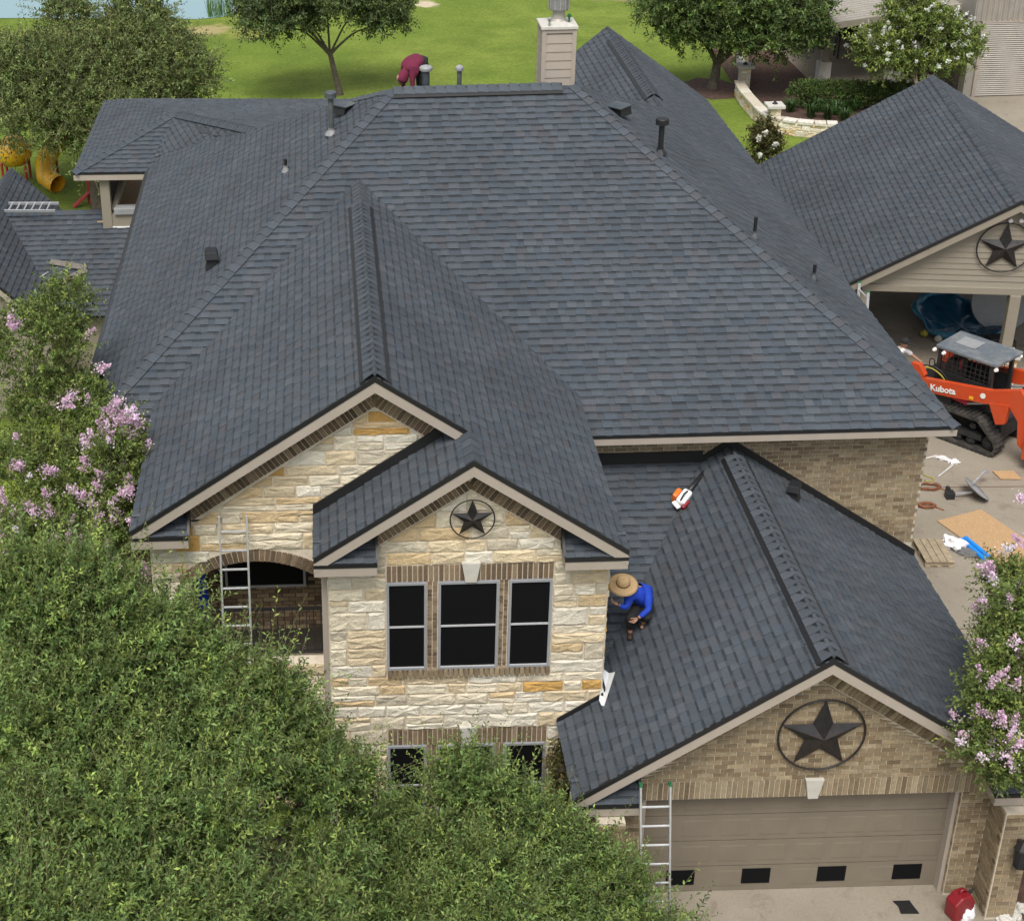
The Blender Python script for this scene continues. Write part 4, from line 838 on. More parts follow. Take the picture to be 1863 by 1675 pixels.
# satellite dish lying on its face
dc = onZ(1772,893,.16); t = thing('satellite_dish', 'grey satellite dish lying on its side on the driveway', 'satellite dish', (dc[0],dc[1],0)); mb = MB(); ax = Vector((.62,.02,.78)).normalized(); aa = ax.cross(Vector((0,0,1))).normalized(); ab = ax.cross(aa)
vs_, fs_ = [(0,0,.17)], []
for r_ in (.12,.24,.33):
    for k in range(20): g = k*math.pi/10; v = Vector((0,0,.17))+(aa*math.cos(g)*1.18+ab*math.sin(g))*r_+ax*(r_*r_*.7); vs_.append(v)
fs_ = [(0,1+k,1+(k+1)%20) for k in range(20)]+[(1+r_*20+k,1+r_*20+(k+1)%20,21+r_*20+(k+1)%20,21+r_*20+k) for r_ in (0,1) for k in range(20)]
mb.add(vs_, fs_); o = mb.build('reflector', 'dish_grey', t, smooth=True); sm = o.modifiers.new('thickness', 'SOLIDIFY'); sm.thickness = .012
for p_, q_, w_ in ((Vector((.0,.1,.3)),Vector((.42,.55,.34)),.035),(Vector((.40,.54,.33)),Vector((.5,.6,.3)),.09),(Vector((-.05,-.02,.15)),Vector((-.5,-.02,.1)),.045)): mb = MB(); mb.beam(p_, q_, w_, w_*.8); mb.build('arm', 'galv', t)
mb = MB(); mb.box((-.62,-.10,.0),(-.44,.08,.17)); mb.box((-.58,.05,.1),(-.5,.16,.22)); mb.build('mount_bracket', 'machine_black', t, bevel=.01)
def coil(name, label, px, m, r_, turns, seed, th=.012, st=1.):
    p = onZ(*px, 0); q = random.Random(seed); pts = []
    for k in range(turns*14): g = k*2*math.pi/14; rr = r_*q.uniform(.75,1.1); pts.append((p[0]+rr*1.5*math.cos(g)*st, p[1]+rr*.8*math.sin(g), .02+.012*(k % 5)))
    pts += [(p[0]+r_*1.6, p[1]-r_*.5, .02), (p[0]+r_*2.6, p[1]-r_*1.5, .02)]; mb = MB(); mb.tube(smooth([Vector(x) for x in pts], 2), th, 6); tag(mb.build(name, m, smooth=True), label, 'cord')
coil('extension_cord', 'coiled orange-brown extension cord lying flat near the hose', (1690,888), 'cord', .17, 4, 2); coil('extension_cord', 'tight bundle of brown extension cord nearest the strand board', (1686,922), 'cord', .12, 6, 5, .018)
mb = MB(); hz = [onZ(u, v, .02) for u, v in ((1677,861),(1686,866),(1696,869),(1697,874),(1688,876),(1682,873))]; mb.tube(smooth([Vector(x) for x in hz], 5), .014, 6); tag(mb.build('garden_hose', 'hose', smooth=True), 'short yellow-green hose curled on the driveway', 'hose')
for a_, b_, lab in (((1683,834),(1704,829),'short pale stick by the house wall'),((1707,867),(1733,846),'pale wooden stick with a white rag on its end')):
    p, q = onZ(*a_,.03), onZ(*b_,.03); mb = MB(); mb.tube([p, q], [.022,.028], 8); tag(mb.build('wooden_stick', 'limestone_trim'), lab, 'stick')
crumple('rag', 'white rag lying between two sticks', 'rag', (1714,836), .20, .08, .05, 'white_cloth', -.6, 8); crumple('rag', 'pale blue rag at the tip of the stick', 'rag', (1735,842), .13, .10, .05, 'white_plastic', .3, 9)
p = onZ(1833,865,.02); mb = MB(); mb.prism([(p[0]-.22,p[1]-.15,.02),(p[0]+.25,p[1]-.2,.02),(p[0]+.2,p[1]+.18,.02),(p[0]-.27,p[1]+.2,.02)], (0,0,.02)); tag(mb.build('wood_offcut', 'osb'), 'small square wood offcut beyond the satellite dish', 'board')
p = onZ(1648,1649,.02); mb = MB(); mb.prism([(p[0]-.16,p[1]+.13,.015),(p[0]+.10,p[1]+.13,.015),(p[0]+.12,p[1]+.02,.015),(p[0]+.16,p[1]-.14,.015),(p[0]-.12,p[1]-.13,.015),(p[0]-.11,p[1]+.02,.015)], (0,0,.012)); tag(mb.build('shingle_scrap', 'drip_edge'), 'black shingle scrap lying on concrete before the garage', 'scrap')
# red fuel can with a white rag
p = onZ(1742,1665,0.); t = thing('fuel_can', 'red plastic fuel can tipped beside the brick pier', 'fuel can', (p[0],p[1],0), .35); mb = MB(); mb.prism([(-.17,-.12,.02),(.17,-.12,.02),(.19,-.12,.32),(.11,-.12,.46),(-.07,-.12,.46),(-.19,-.12,.34)], (0,.24,0)); mb.build('body', 'red_plastic', t, bevel=.03)
mb = MB(); mb.tube([(-.05,0,.45),(-.02,0,.52),(.05,0,.52),(.08,0,.45)], .018, 8); mb.build('handle', 'red_plastic', t, smooth=True); mb = MB(); mb.tube([(.14,0,.41),(.19,-.02,.51)], [.03,.018], 8); mb.build('spout', 'machine_black', t)
crumple('rag', 'white rag hanging on the red fuel can', 'rag', (1757,1667), .12, .10, .20, 'white_plastic', .4, 4)
# scraps on the low left roof
lp, lnn = (0,cE,2.41), (0,-.6,1)
for a_, b_, wd_, lab in (((92,478),(158,490),.16,'grey weathered board lying across the low left roof, upper one'),((158,492),(100,522),.16,'grey weathered board on the low left roof, lower slanting one')):
    p, q = onP(*a_,lp,lnn), onP(*b_,lp,lnn); nn = Vector((0,-.6,1)).normalized(); mb = MB(); mb.beam(Vector(p)+nn*.05, Vector(q)+nn*.06, wd_, .02, tuple(nn)); tag(mb.build('loose_board', 'raw_board'), lab, 'board', 'loose boards on the low roof')
p, q = onP(73,508,lp,lnn), onP(90,497,lp,lnn); mb = MB(); mb.beam(Vector(p)+Vector((0,0,.05)), Vector(q)+Vector((0,0,.05)), .04, .02); tag(mb.build('metal_strip', 'galv'), 'small shiny metal strip lying on the low left roof', 'metal strip')
# shingle bundle on the balcony wall
p = onY(228,378,by-.0); mb = MB(); mb.box((p[0]-.28,by-.16,4.185),(p[0]+.26,by+.16,4.36)); tag(mb.build('shingle_bundle', 'dish_grey', bevel=.02), 'grey wrapped shingle bundle resting on the balcony wall', 'bundle')
# leaf blower on the roof by the wall
P_, n_ = polyplane(polys['shed']); p = Vector(onP(1240,917,P_[0],n_)); q = Vector(onP(1262,888,P_[0],n_)); r2 = Vector(onP(1281,865,P_[0],n_)); nn = Vector(n_); t = thing('leaf_blower', 'orange and white leaf blower lying on the roof by the brick wall', 'leaf blower', tuple(p)); dd = (q-p).normalized(); sd_ = dd.cross(nn).normalized(); ctr = nn*.13
mb = MB(); mb.beam(ctr-dd*.12, ctr+dd*.20, .17, .17, tuple(nn)); mb.build('housing', 'white_plastic', t, bevel=.04); mb = MB(); mb.beam(ctr-dd*.08-sd_*.13, ctr+dd*.12-sd_*.13, .09, .2, tuple(nn)); mb.build('engine_cover', 'orange_plastic', t, bevel=.025)
mb = MB(); mb.beam(ctr-dd*.16+sd_*.08-nn*.02, ctr+dd*.02+sd_*.10, .08, .12, tuple(nn)); mb.build('fuel_tank', 'red_plastic', t, bevel=.02); mb = MB(); mb.tube([ctr+dd*.18, ctr+dd*.4, r2-p+nn*.09], [.05,.045,.05], 10); mb.build('tube', 'machine_black', t, smooth=True)
mb = MB(); mb.tube([ctr+nn*.08-dd*.1, ctr+nn*.17, ctr+nn*.09+dd*.14], .015, 8); mb.build('handle', 'machine_black', t, smooth=True); mb = MB(); mb.beam(ctr-dd*.2-sd_*.05, ctr-dd*.13-sd_*.02, .16, .04, tuple(nn)); mb.build('guard', 'white_plastic', t, bevel=.01)
# bent kick-out flashing waiting at the wall foot
a_, b_, c_, d_ = onP(1096,1228,gp,gn), onP(1119,1225,gp,gn), onP(1099,1287,gp,gn), onP(1089,1284,gp,gn); mb = MB(); u_ = np.array([0,0,.03]); mb.add([a_+u_+np.array([0,0,.1]), b_+u_, c_+u_, d_+u_+np.array([0,0,.08]), (a_+b_)/2+u_*.8, (c_+d_)/2+u_], [(0,4,5,3),(4,1,2,5)])
o = mb.build('bent_flashing', 'flashing'); sm = o.modifiers.new('thickness', 'SOLIDIFY'); sm.thickness = .004; tag(o, 'shiny bent sheet metal flashing where garage roof meets the stone corner', 'flashing')
# children's pool under the pavilion
pc_ = onZ(1748,596,.0); t = thing('wading_pool', 'blue inflatable wading pool sagging under the pavilion', 'pool', (pc_[0],pc_[1],0)); mb = MB()
vs_, fs_ = [(0,0,.06)], []; nr, na = 14, 48; r9 = random.Random(12); ph9 = [r9.uniform(0, 6.28) for _ in range(6)]
def sag(r_, g): return .05+.16*r_*r_+.34*max(0, math.sin(g-.5))**1.5*r_**2.2+.05*r_*math.sin(5*g+ph9[0]+3*r_)+.03*math.sin(11*g+ph9[1])*r_+.022*math.sin(17*r_+ph9[2]+4*g)*r_
for i in range(1, nr+1):
    for k in range(na): g = 2*math.pi*k/na; r_ = i/nr*(1+.07*math.sin(3*g+ph9[3])+.04*math.sin(7*g+ph9[4])); vs_.append((1.22*r_*math.cos(g), 1.15*r_*math.sin(g), sag(i/nr, g)))
fs_ = [(0,1+k,1+(k+1) % na) for k in range(na)]+[(1+i*na+k,1+i*na+(k+1) % na,1+(i+1)*na+(k+1) % na,1+(i+1)*na+k) for i in range(nr-1) for k in range(na)]
mb.add(vs_, fs_); o = mb.build('liner', 'pool_dark', t, smooth=True); sm = o.modifiers.new('thickness', 'SOLIDIFY'); sm.thickness = .02
mb = MB(); mb.tube([Vector(vs_[1+(nr-1)*na+k % na])*1.0 for k in range(na+1)], [.075+.03*math.sin(3*k*2*math.pi/na+1)+.02*math.sin(7*k*2*math.pi/na) for k in range(na+1)], 10, False); mb.build('wall', 'pool_blue', t, smooth=True)
for k in range(5): g = 3.6+k*.32; mb = MB(); mb.lathe((1.36*math.cos(g),1.36*math.sin(g),.04), [(.02,0),(.10,.05),(.11,.12),(.03,.2)], 8); mb.build('printed_ball', 'limestone_trim' if k % 2 else 'hose', t, smooth=True)
p = onZ(1822,604,0); mb = MB(); mb.lathe((p[0],p[1]+.3,.75), [(.02,-.03),(.78,-.03),(.8,0),(.78,.03),(.02,.03)], 30, (-.15,-1,.35)); tag(mb.build('round_tabletop', 'dish_grey'), 'pale round tabletop leaning behind the pavilion post', 'tabletop')
p = onZ(1815,648,0); mb = MB(); mb.box((p[0]-.35,p[1]-.2,0.015),(p[0]+.35,p[1]+.3,.5)); mb.box((p[0]-.3,p[1]-.15,.5),(p[0]+.3,p[1]+.25,.55)); tag(mb.build('storage_box', 'machine_black', bevel=.02), 'black storage box at the foot of the pavilion post', 'box')
# playground beyond the low roof
p = onZ(32,332,0.); t = thing('play_slide', 'yellow tube slide and bubble of a play set behind low roof', 'play set', (p[0],p[1],0)); mb = MB(); mb.lathe((0,0,1.1), [(.42,-.4),(.60,-.15),(.64,.1),(.54,.36),(.3,.52),(.02,.57)], 20); mb.build('bubble', 'yellow_plastic', t, smooth=True)
mb = MB(); mb.tube([(1.6,.3,1.45),(1.3,.1,1.15),(1.05,-.3,.75),(1.15,-.8,.45),(1.6,-1.2,.3)], [.36,.34,.33,.33,.34], 14, False); o = mb.build('tube', 'yellow_plastic', t, smooth=True); mb = MB(); mb.prism([(1.35,.35,1.15),(1.95,.1,1.75),(2.05,.2,1.72),(1.5,.55,1.05)], (.1,-.35,.1)); mb.build('scoop', 'orange_plastic', t, bevel=.03)
for x, y in ((-.4,-.4),(.4,-.4),(-.4,.4),(.4,.4),(1.4,.2)): mb = MB(); mb.tube([(x,y,0.03),(x,y,.85)], .05, 8); mb.build('post', 'play_red', t)
p = onZ(185,372,0); t = thing('red_play_set', 'red play set panels behind the balcony post', 'play set', (p[0],p[1],0)); 
for x, w_, h_, y in ((-.2,.5,1.2,0),(.35,.6,1.5,.4),(1.0,.3,1.6,.2)): mb = MB(); mb.box((x-w_/2,y-.04,.03),(x+w_/2,y+.04,h_)); mb.build('panel', 'play_red', t, bevel=.03)
mb = MB(); mb.beam((-.9,-.3,.05),(-.2,0,.6),.2,.05); mb.build('ramp', 'play_red', t); mb = MB(); mb.box((.2,-.1,.7),(.45,.0,.85)); mb.build('badge', 'blue_plastic', t)
# blue patio things in the arch
p = (-2.17, YA+.74); t = thing('patio_umbrella', 'folded blue patio umbrella standing in the arched balcony', 'umbrella', (p[0],p[1],flz)); mb = MB(); mb.lathe((0,0,.35), [(.05,0),(.13,.08),(.10,.6),(.06,1.1),(.02,1.25)], 12); mb.build('canopy', 'blue_cloth', t, smooth=True); mb = MB(); mb.tube([(0,0,0.02),(0,0,1.65)], .02, 8); mb.build('pole', 'alu', t); mb = MB(); mb.lathe((0,0,0.01), [(.24,0),(.24,.05),(.06,.12)], 14); mb.build('base', 'machine_black', t)
# ------------------------------------------------------------------ plants
def unit(a): return a/np.maximum(np.linalg.norm(a, axis=-1, keepdims=True), 1e-9)
def rdir(n): return unit(rng.normal(size=(n, 3)))
def soup(name, verts, faces_n, tint, m, parent):     # verts (N,k,3): N separate pieces; faces_n: face tuples in a piece; tint (N,3)
    Np, k = verts.shape[:2]; me = bpy.data.meshes.new(name); nf = len(faces_n)
    me.vertices.add(Np*k); me.vertices.foreach_set('co', verts.astype(np.float32).ravel())
    fl = np.array([i for f in faces_n for i in f]); ls = np.array([len(f) for f in faces_n]); lp_ = len(fl)
    loops = (np.arange(Np)[:, None]*k+fl[None]).ravel(); st = np.concatenate([[0], np.cumsum(ls)[:-1]]); starts = (np.arange(Np)[:, None]*lp_+st[None]).ravel()
    me.loops.add(len(loops)); me.loops.foreach_set('vertex_index', loops.astype(np.int32)); me.polygons.add(Np*nf); me.polygons.foreach_set('loop_start', starts.astype(np.int32))
    me.update(calc_edges=True); me.materials.append(MATS[m])
    at = me.attributes.new('tint', 'FLOAT_COLOR', 'FACE'); c = np.ones((Np*nf, 4), np.float32); c[:, :3] = np.repeat(tint, nf, 0); at.data.foreach_set('color', c.ravel())
    o = link(bpy.data.objects.new(name, me))
    if name != 'crown': o['kind'] = 'stuff'
    return place(o, parent)
LEAF4 = [(0,1,2),(0,2,3)]
def leaves(pos, d, nrm, ln, wd):
    s = unit(np.cross(d, nrm)); n = unit(np.cross(s, d)); ln = ln[:, None]; wd = wd[:, None]
    b = pos; tip = pos+d*ln-n*ln*.08; mid = pos+d*ln*.48+n*wd*.22
    return np.stack([b, mid-s*wd/2, tip, mid+s*wd/2], 1)
def twigs(lobes, k, tl, leaf, wd, spread=.75, upb=.45, shell=.45, droop=.15, sprig=0., side=.9, out=.55):
    P, D, O = [], [], []
    for c, r_, n in lobes:
        dr = rdir(n); dr[:, 2] = np.abs(dr[:, 2])*np.where(rng.random(n) < .78, 1, -.7); dr = unit(dr)
        rr = (shell+(1-shell)*rng.random(n)**.6)[:, None]; P.append(np.array(c)+dr*np.array(r_)*rr); O.append(rr[:, 0])
        D.append(unit(dr*out+rdir(n)*spread+np.array([0,0,upb])))
    P, D, O = np.concatenate(P), np.concatenate(D), np.concatenate(O); T = len(P)
    L = tl*rng.uniform(.6, 1.3, T); 
    if sprig: m_ = rng.random(T) < sprig; L = np.where(m_, L*2.1, L)
    t = (np.arange(k)+.6)/k; B = rdir(T)*.25
    path = P[:, None]+D[:, None]*(L[:, None, None]*t[None, :, None])+(B[:, None]-np.array([0,0,droop]))*((L[:, None]*t[None]**2)[..., None])
    per = unit(np.cross(D, rdir(T))); per2 = np.cross(D, per); ang = np.arange(k)*2.4
    rad = per[:, None]*np.cos(ang)[None, :, None]+per2[:, None]*np.sin(ang)[None, :, None]
    ld = unit(D[:, None]*.6+rad*side+rng.normal(size=(T, k, 3))*.22); nr = unit(rng.normal(size=(T, k, 3))*.6+np.array([0,0,1.]))
    size = rng.uniform(.7, 1.25, (T, k))*(1-.25*t[None]**3)
    V = leaves(path.reshape(-1, 3), ld.reshape(-1, 3), nr.reshape(-1, 3), (leaf*size).ravel(), (wd*size).ravel())
    return V, P, D, L, B, np.repeat(np.arange(T), k), np.tile(t, T), O
def leaftint(base, young, T, ti, t, old=None, tj=.28, lj=.16, yk=.5):
    tf = np.exp(rng.normal(0, tj, T)); yn = rng.random(T)**2.2*yk; n = len(ti)
    mixf = (yn[ti]*(.35+.65*t))[:, None]; c = np.array(base)*(1-mixf)+np.array(young)*mixf
    c = c*(np.clip(tf, .55, 1.7)[ti]*np.exp(rng.normal(0, lj, n)))[:, None]
    return np.clip(c, .004, .8)
def stems(P, D, L, B, droop, r0, name, m, parent):
    T = len(P); a = unit(np.cross(D, rdir(T))); b = np.cross(D, a); V = np.zeros((T, 9, 3)); Bd = B-np.array([0,0,droop])
    for j, tt in enumerate((-.15, .5, 1.02)):
        c = P+D*(L*tt)[:, None]+Bd*(L*tt*abs(tt))[:, None]; rr = r0*(1-.7*max(tt, 0))
        for k in range(3): g = k*2.0944; V[:, j*3+k] = c+(a*math.cos(g)+b*math.sin(g))*rr
    F_ = [(j*3+k, j*3+(k+1) % 3, (j+1)*3+(k+1) % 3, (j+1)*3+k) for j in (0, 1) for k in range(3)]
    return soup(name, V, F_, np.tile(np.array([[.22,.20,.095]]), (T, 1))*rng.uniform(.7, 1.3, (T, 1)), m, parent)
def limbs(base, fork, targets, r0, name='trunk', sub=3):
    mb = MB(); b, f = Vector(base), Vector(fork)
    mid = b.lerp(f, .5)+Vector((random.uniform(-.08,.08), random.uniform(-.08,.08), 0)); mb.tube([b-Vector((0,0,.1)), b+Vector((0,0,.08)), mid, f], [r0*1.5, r0*1.15, r0*.95, r0*.8], 10)
    for c in targets[::max(1, len(targets)//26)]:
        c = Vector(c); h = f.lerp(c, .5)+Vector((random.uniform(-.15,.15), random.uniform(-.15,.15), .12*(c-f).length)); r1 = r0*random.uniform(.42, .6)
        mb.tube(smooth([f-Vector((0,0,r0)), f.lerp(h, .4), h, c], 3), [r1*(1-.75*i/9) for i in range(10)], 8)
        for _ in range(sub):
            e = c+Vector(tuple(rdir(1)[0]))*random.uniform(.3,.8); s_ = h.lerp(c, random.uniform(.2,.9)); mb.tube([s_, s_.lerp(e, .5)+Vector((0,0,.06)), e], [r1*.35, r1*.25, r1*.08], 6)
    return mb
def plant(name, label, cat, base, lobes, k, tl, leaf, wd, cols, trunk=None, group=None, stem_r=.006, shoots=0, **kw):
    t = thing(name, label, cat, tuple(base), 0, group); tk = {x: kw.pop(x) for x in ('tj','lj','yk') if x in kw}
    V, P, D, L, B, ti, tt, O = twigs(lobes, k, tl, leaf, wd, **kw)
    if trunk:
        fork, r0 = trunk; place(limbs(base, fork, [c for c, r_, n in lobes], r0).build('trunk', 'bark', smooth=True), t)
    soup('crown', V, LEAF4, leaftint(cols[0], cols[1], len(P), ti, tt, **tk), 'leaf', t)
    if shoots:                      # long loose shoots standing off the crown
        w_ = P[:, 2]*.6-P[:, 1]*.25+rng.normal(0, .45, len(P)); ids = np.argsort(-w_)[:shoots*5]; ids = rng.choice(ids, shoots, False); P2 = P[ids]; Dn = unit(D[ids]*.5+np.array([0,0,.75])+rng.normal(0, .33, (shoots, 3))); L2 = rng.uniform(.5, 1.0, shoots); k2 = 22
        t2 = (np.arange(k2)+.8)/k2; B2 = rdir(shoots)*.22; path = P2[:, None]+Dn[:, None]*(L2[:, None]*t2[None])[..., None]+B2[:, None]*(L2[:, None]*t2[None]**2)[..., None]
        pr = unit(np.cross(Dn, rdir(shoots))); pr2 = np.cross(Dn, pr); an = np.arange(k2)*2.4; rd = pr[:, None]*np.cos(an)[None, :, None]+pr2[:, None]*np.sin(an)[None, :, None]; ld = unit(Dn[:, None]*.75+rd*.75).reshape(-1, 3); sz = np.tile(1.05-.45*t2, shoots)
        V2 = leaves(path.reshape(-1, 3), ld, rdir(shoots*k2)*.5+np.array([0,0,1.]), leaf*sz, wd*sz); soup('shoots', V2, LEAF4, leaftint(np.array(cols[0])*1.15, cols[1], shoots, np.repeat(np.arange(shoots), k2), np.tile(t2, shoots), tj=.22, yk=.9), 'leaf', t)
        stems(P2, Dn, L2, B2, 0., .0055, 'shoot_stems', 'paint_tint', t)
    if stem_r: stems(P, D, L, B, kw.get('droop', .15), stem_r, 'twigs', 'paint_tint', t)
    return t, P, D, L
def blossoms(t, spots, dirs, n, size, petal, col, name='blossoms', m='petal'):
    S = len(spots); a = rng.random((S, n)); d = dirs[:, None]; pos = spots[:, None]+d*(size*(a-.3))[..., None]+rng.normal(size=(S, n, 3))*(size*.24*(1.05-a))[..., None]
    ld = rdir(S*n); nr = rdir(S*n); V = leaves(pos.reshape(-1, 3), ld, nr, petal*rng.uniform(.7, 1.4, S*n), petal*rng.uniform(.7, 1.3, S*n))
    f = np.exp(rng.normal(0, .16, S*n))[:, None]*np.repeat(np.exp(rng.normal(0, .18, S)), n)[:, None]; soup(name, V, LEAF4, np.clip(np.array(col)*f, 0, .9), m, t)
def L_(u, v, Y, rx, ry, rz, n): return (tuple(onY(u, v, Y)), (rx, ry, rz), n)
OAK = ((.112,.184,.054), (.30,.37,.080))
# the two big shrubby live oaks in front of the house
KW = dict(sprig=.10, shell=.62, spread=.36, upb=.45, side=.8, droop=.03, out=.95)
def clumps(lobes, dv, m=6, f=.40):
    out = []
    for c, r_, n in lobes:
        r_ = np.array(r_); c = np.array(c)-np.array([0,0,dv]); out.append((tuple(c-np.array([0,0,.1])), tuple(r_*.62), int(n*.16)))
        for k in range(m):
            d = rdir(1)[0]; d[2] = abs(d[2])*.9+.1; d[1] -= .25; d /= np.linalg.norm(d); g = random.uniform(.75, 1.25); out.append((tuple(c+d*r_*random.uniform(.65,.95)), tuple(r_*f*g), int(n*.62/m*g*g)))
    return out
lobes = [L_(30,1090,17.0,.70,.6,.62,620), L_(150,1080,17.0,.62,.6,.55,560), L_(250,1140,17.0,.55,.6,.5,460), L_(120,1190,16.4,.72,.7,.5,600), L_(370,1205,17.1,.62,.6,.5,560), L_(460,1260,17.2,.56,.6,.5,560), L_(540,1330,17.3,.40,.5,.45,400), L_(20,1290,15.7,.70,.7,.55,560), L_(170,1320,15.6,.62,.6,.45,480), L_(300,1330,15.8,.6,.6,.42,460), L_(420,1360,15.9,.55,.6,.45,440), L_(560,1400,16.4,.45,.5,.45,300),
         L_(60,1440,14.6,.66,.6,.42,480), L_(210,1450,14.5,.62,.6,.42,480), L_(350,1490,14.6,.6,.6,.45,480), L_(600,1570,15.4,.40,.45,.42,260), L_(70,1590,13.5,.6,.6,.4,400), L_(230,1610,13.5,.6,.6,.38,400), L_(390,1640,13.6,.58,.6,.38,380), L_(540,1660,14.2,.55,.6,.38,360), L_(620,1400,17.3,.36,.4,.5,280), L_(300,1250,16.4,.6,.6,.4,380), L_(660,1480,16.9,.3,.35,.4,180), L_(20,1640,12.9,.6,.6,.4,420), L_(180,1700,12.7,.6,.6,.4,420), L_(340,1730,12.9,.6,.6,.4,400), L_(500,1740,13.4,.6,.6,.4,380), L_(-20,1500,14.2,.6,.6,.5,380), L_(640,1740,14.6,.5,.5,.4,300)]
b0 = onY(280,1500,15.6); plant('live_oak', 'large bushy live oak filling the lower left before the house', 'tree', (b0[0],15.6,0), clumps(lobes, .36), 20, .46, .086, .032, OAK, ((b0[0],15.6,1.5), .17), 'live oaks before the house', .005, 800, tj=.46, lj=.12, yk=.75, **KW)
lobes = [L_(850,1410,17.7,.36,.4,.52,420), L_(930,1460,17.6,.36,.4,.42,360), L_(780,1490,17.2,.42,.5,.4,380), L_(1000,1500,17.5,.36,.4,.4,330), L_(700,1560,16.7,.45,.5,.42,400), L_(860,1540,16.8,.55,.6,.42,460), L_(980,1580,16.9,.5,.5,.38,420), L_(1090,1540,17.4,.33,.4,.42,300), L_(1140,1580,17.3,.26,.3,.36,200), L_(760,1640,15.9,.5,.5,.38,400), L_(900,1660,15.8,.55,.6,.38,440), L_(1050,1650,16.4,.5,.5,.35,400), L_(1160,1660,16.8,.36,.4,.3,260), L_(1230,1670,17.,.22,.3,.2,110), L_(640,1660,15.6,.45,.5,.4,340), L_(830,1740,15.,.6,.6,.4,380), L_(1000,1740,15.6,.5,.5,.35,320)]
b0 = onY(880,1560,16.6); plant('live_oak', 'smaller live oak before the lower stone windows', 'tree', (b0[0],16.6,0), clumps(lobes, .48), 20, .44, .084, .032, OAK, ((b0[0],16.6,1.2), .13), 'live oaks before the house', .005, 420, tj=.46, lj=.12, yk=.75, **KW)
# crape myrtles
CR = ((.115,.175,.042), (.32,.34,.075))
def crape(label, base, lobes, fork, group, nb, col, **kw):
    t, P, D, L = plant('crape_myrtle', label, 'tree', base, lobes, 16, .42, .075, .036, CR, (fork, .09), group, .005, upb=.55, tj=.34, **kw)
    tip = P+D*L[:, None]; ctr = np.mean([c for c, r_, n in lobes], 0); sc_ = ((tip-ctr)@np.array([0,-.75,.65]))+rng.normal(0, .55, len(tip)); ids = np.argsort(-sc_)[:nb*3]; ids = rng.choice(ids, nb, False)
    blossoms(t, tip[ids], unit(D[ids]+np.array([0,0,.3])), 80, .21, .030, col); return t
lobes = [L_(60,640,25.5,.95,.9,.75,560), L_(110,760,25.,.95,.9,.75,600), L_(190,800,24.,.55,.6,.45,330), L_(40,880,23.6,.9,.8,.75,560), L_(160,900,23.4,.72,.7,.7,480), L_(110,1000,22.4,.9,.7,.7,480), L_(230,960,22.6,.34,.5,.65,230), L_(20,1010,22.,.7,.7,.6,300), L_(120,560,26.2,.42,.4,.5,160), L_(215,850,23.,.40,.5,.55,230), L_(225,930,22.6,.36,.4,.5,200)]
b0 = onY(100,900,23.6); crape('pink-flowering crape myrtle crowding the left eave of the house', (b0[0],23.6,0), lobes, (b0[0],23.6,1.1), 'pink crape myrtles', 125, (.77,.55,.69))
t_ = bpy.data.objects['crape_myrtle']; big = np.array([onY(u, v, Y) for u, v, Y in ((205,745,23.3),(225,765,23.2),(190,780,23.2),(240,750,23.1),(130,720,24.),(120,735,24.),(185,670,24.2),(195,790,23.1),(150,905,22.6),(130,890,22.7),(165,915,22.6),(35,845,22.9),(85,855,22.8),(20,580,25.),(30,590,25.),(205,1020,22.),(265,1040,21.4),(150,985,22.2),(235,790,23.1),(215,730,23.3),(250,770,23.1))]); blossoms(t_, big, unit(rdir(len(big))+np.array([0,-.3,.6])), 190, .26, .034, (.80,.57,.73), 'blossom_panicles')
lobes = [L_(1845,1080,20.6,.35,.5,.4,260), L_(1840,1170,20.2,.42,.5,.45,330), L_(1850,1260,19.8,.50,.5,.45,380), L_(1830,1340,19.2,.42,.45,.4,330), L_(1850,1390,18.9,.40,.4,.35,280), L_(1880,1200,20.,.6,.6,.9,400), L_(1810,1290,18.2,.36,.4,.4,260), L_(1800,1360,17.8,.34,.35,.33,240), L_(1835,1230,18.6,.36,.4,.45,240), L_(1835,1400,17.7,.32,.3,.28,180), L_(1855,1140,19.2,.34,.4,.5,200)]
b0 = onY(1870,1250,19.9); crape('pink-flowering crape myrtle at the right corner of the garage', (b0[0],19.9,0), lobes, (b0[0],19.9,1.0), 'pink crape myrtles', 38, (.77,.55,.69))
t_ = bpy.data.objects['crape_myrtle.001']; big = np.array([onY(u, v, Y) for u, v, Y in ((1800,1040,20.2),(1790,1030,20.2),(1830,1000,20.8),(1805,1055,20.1),(1850,1075,20.2),(1775,1105,20.2),(1790,1100,20.2),(1835,1245,19.2),(1845,1330,17.6),(1850,1350,17.5),(1822,1310,17.6),(1800,1300,17.8),(1840,1390,17.3),(1855,985,20.8),(1858,905,21.5))]); blossoms(t_, big, unit(rdir(len(big))+np.array([0,-.3,.6])), 170, .22, .032, (.80,.57,.73), 'blossom_panicles')
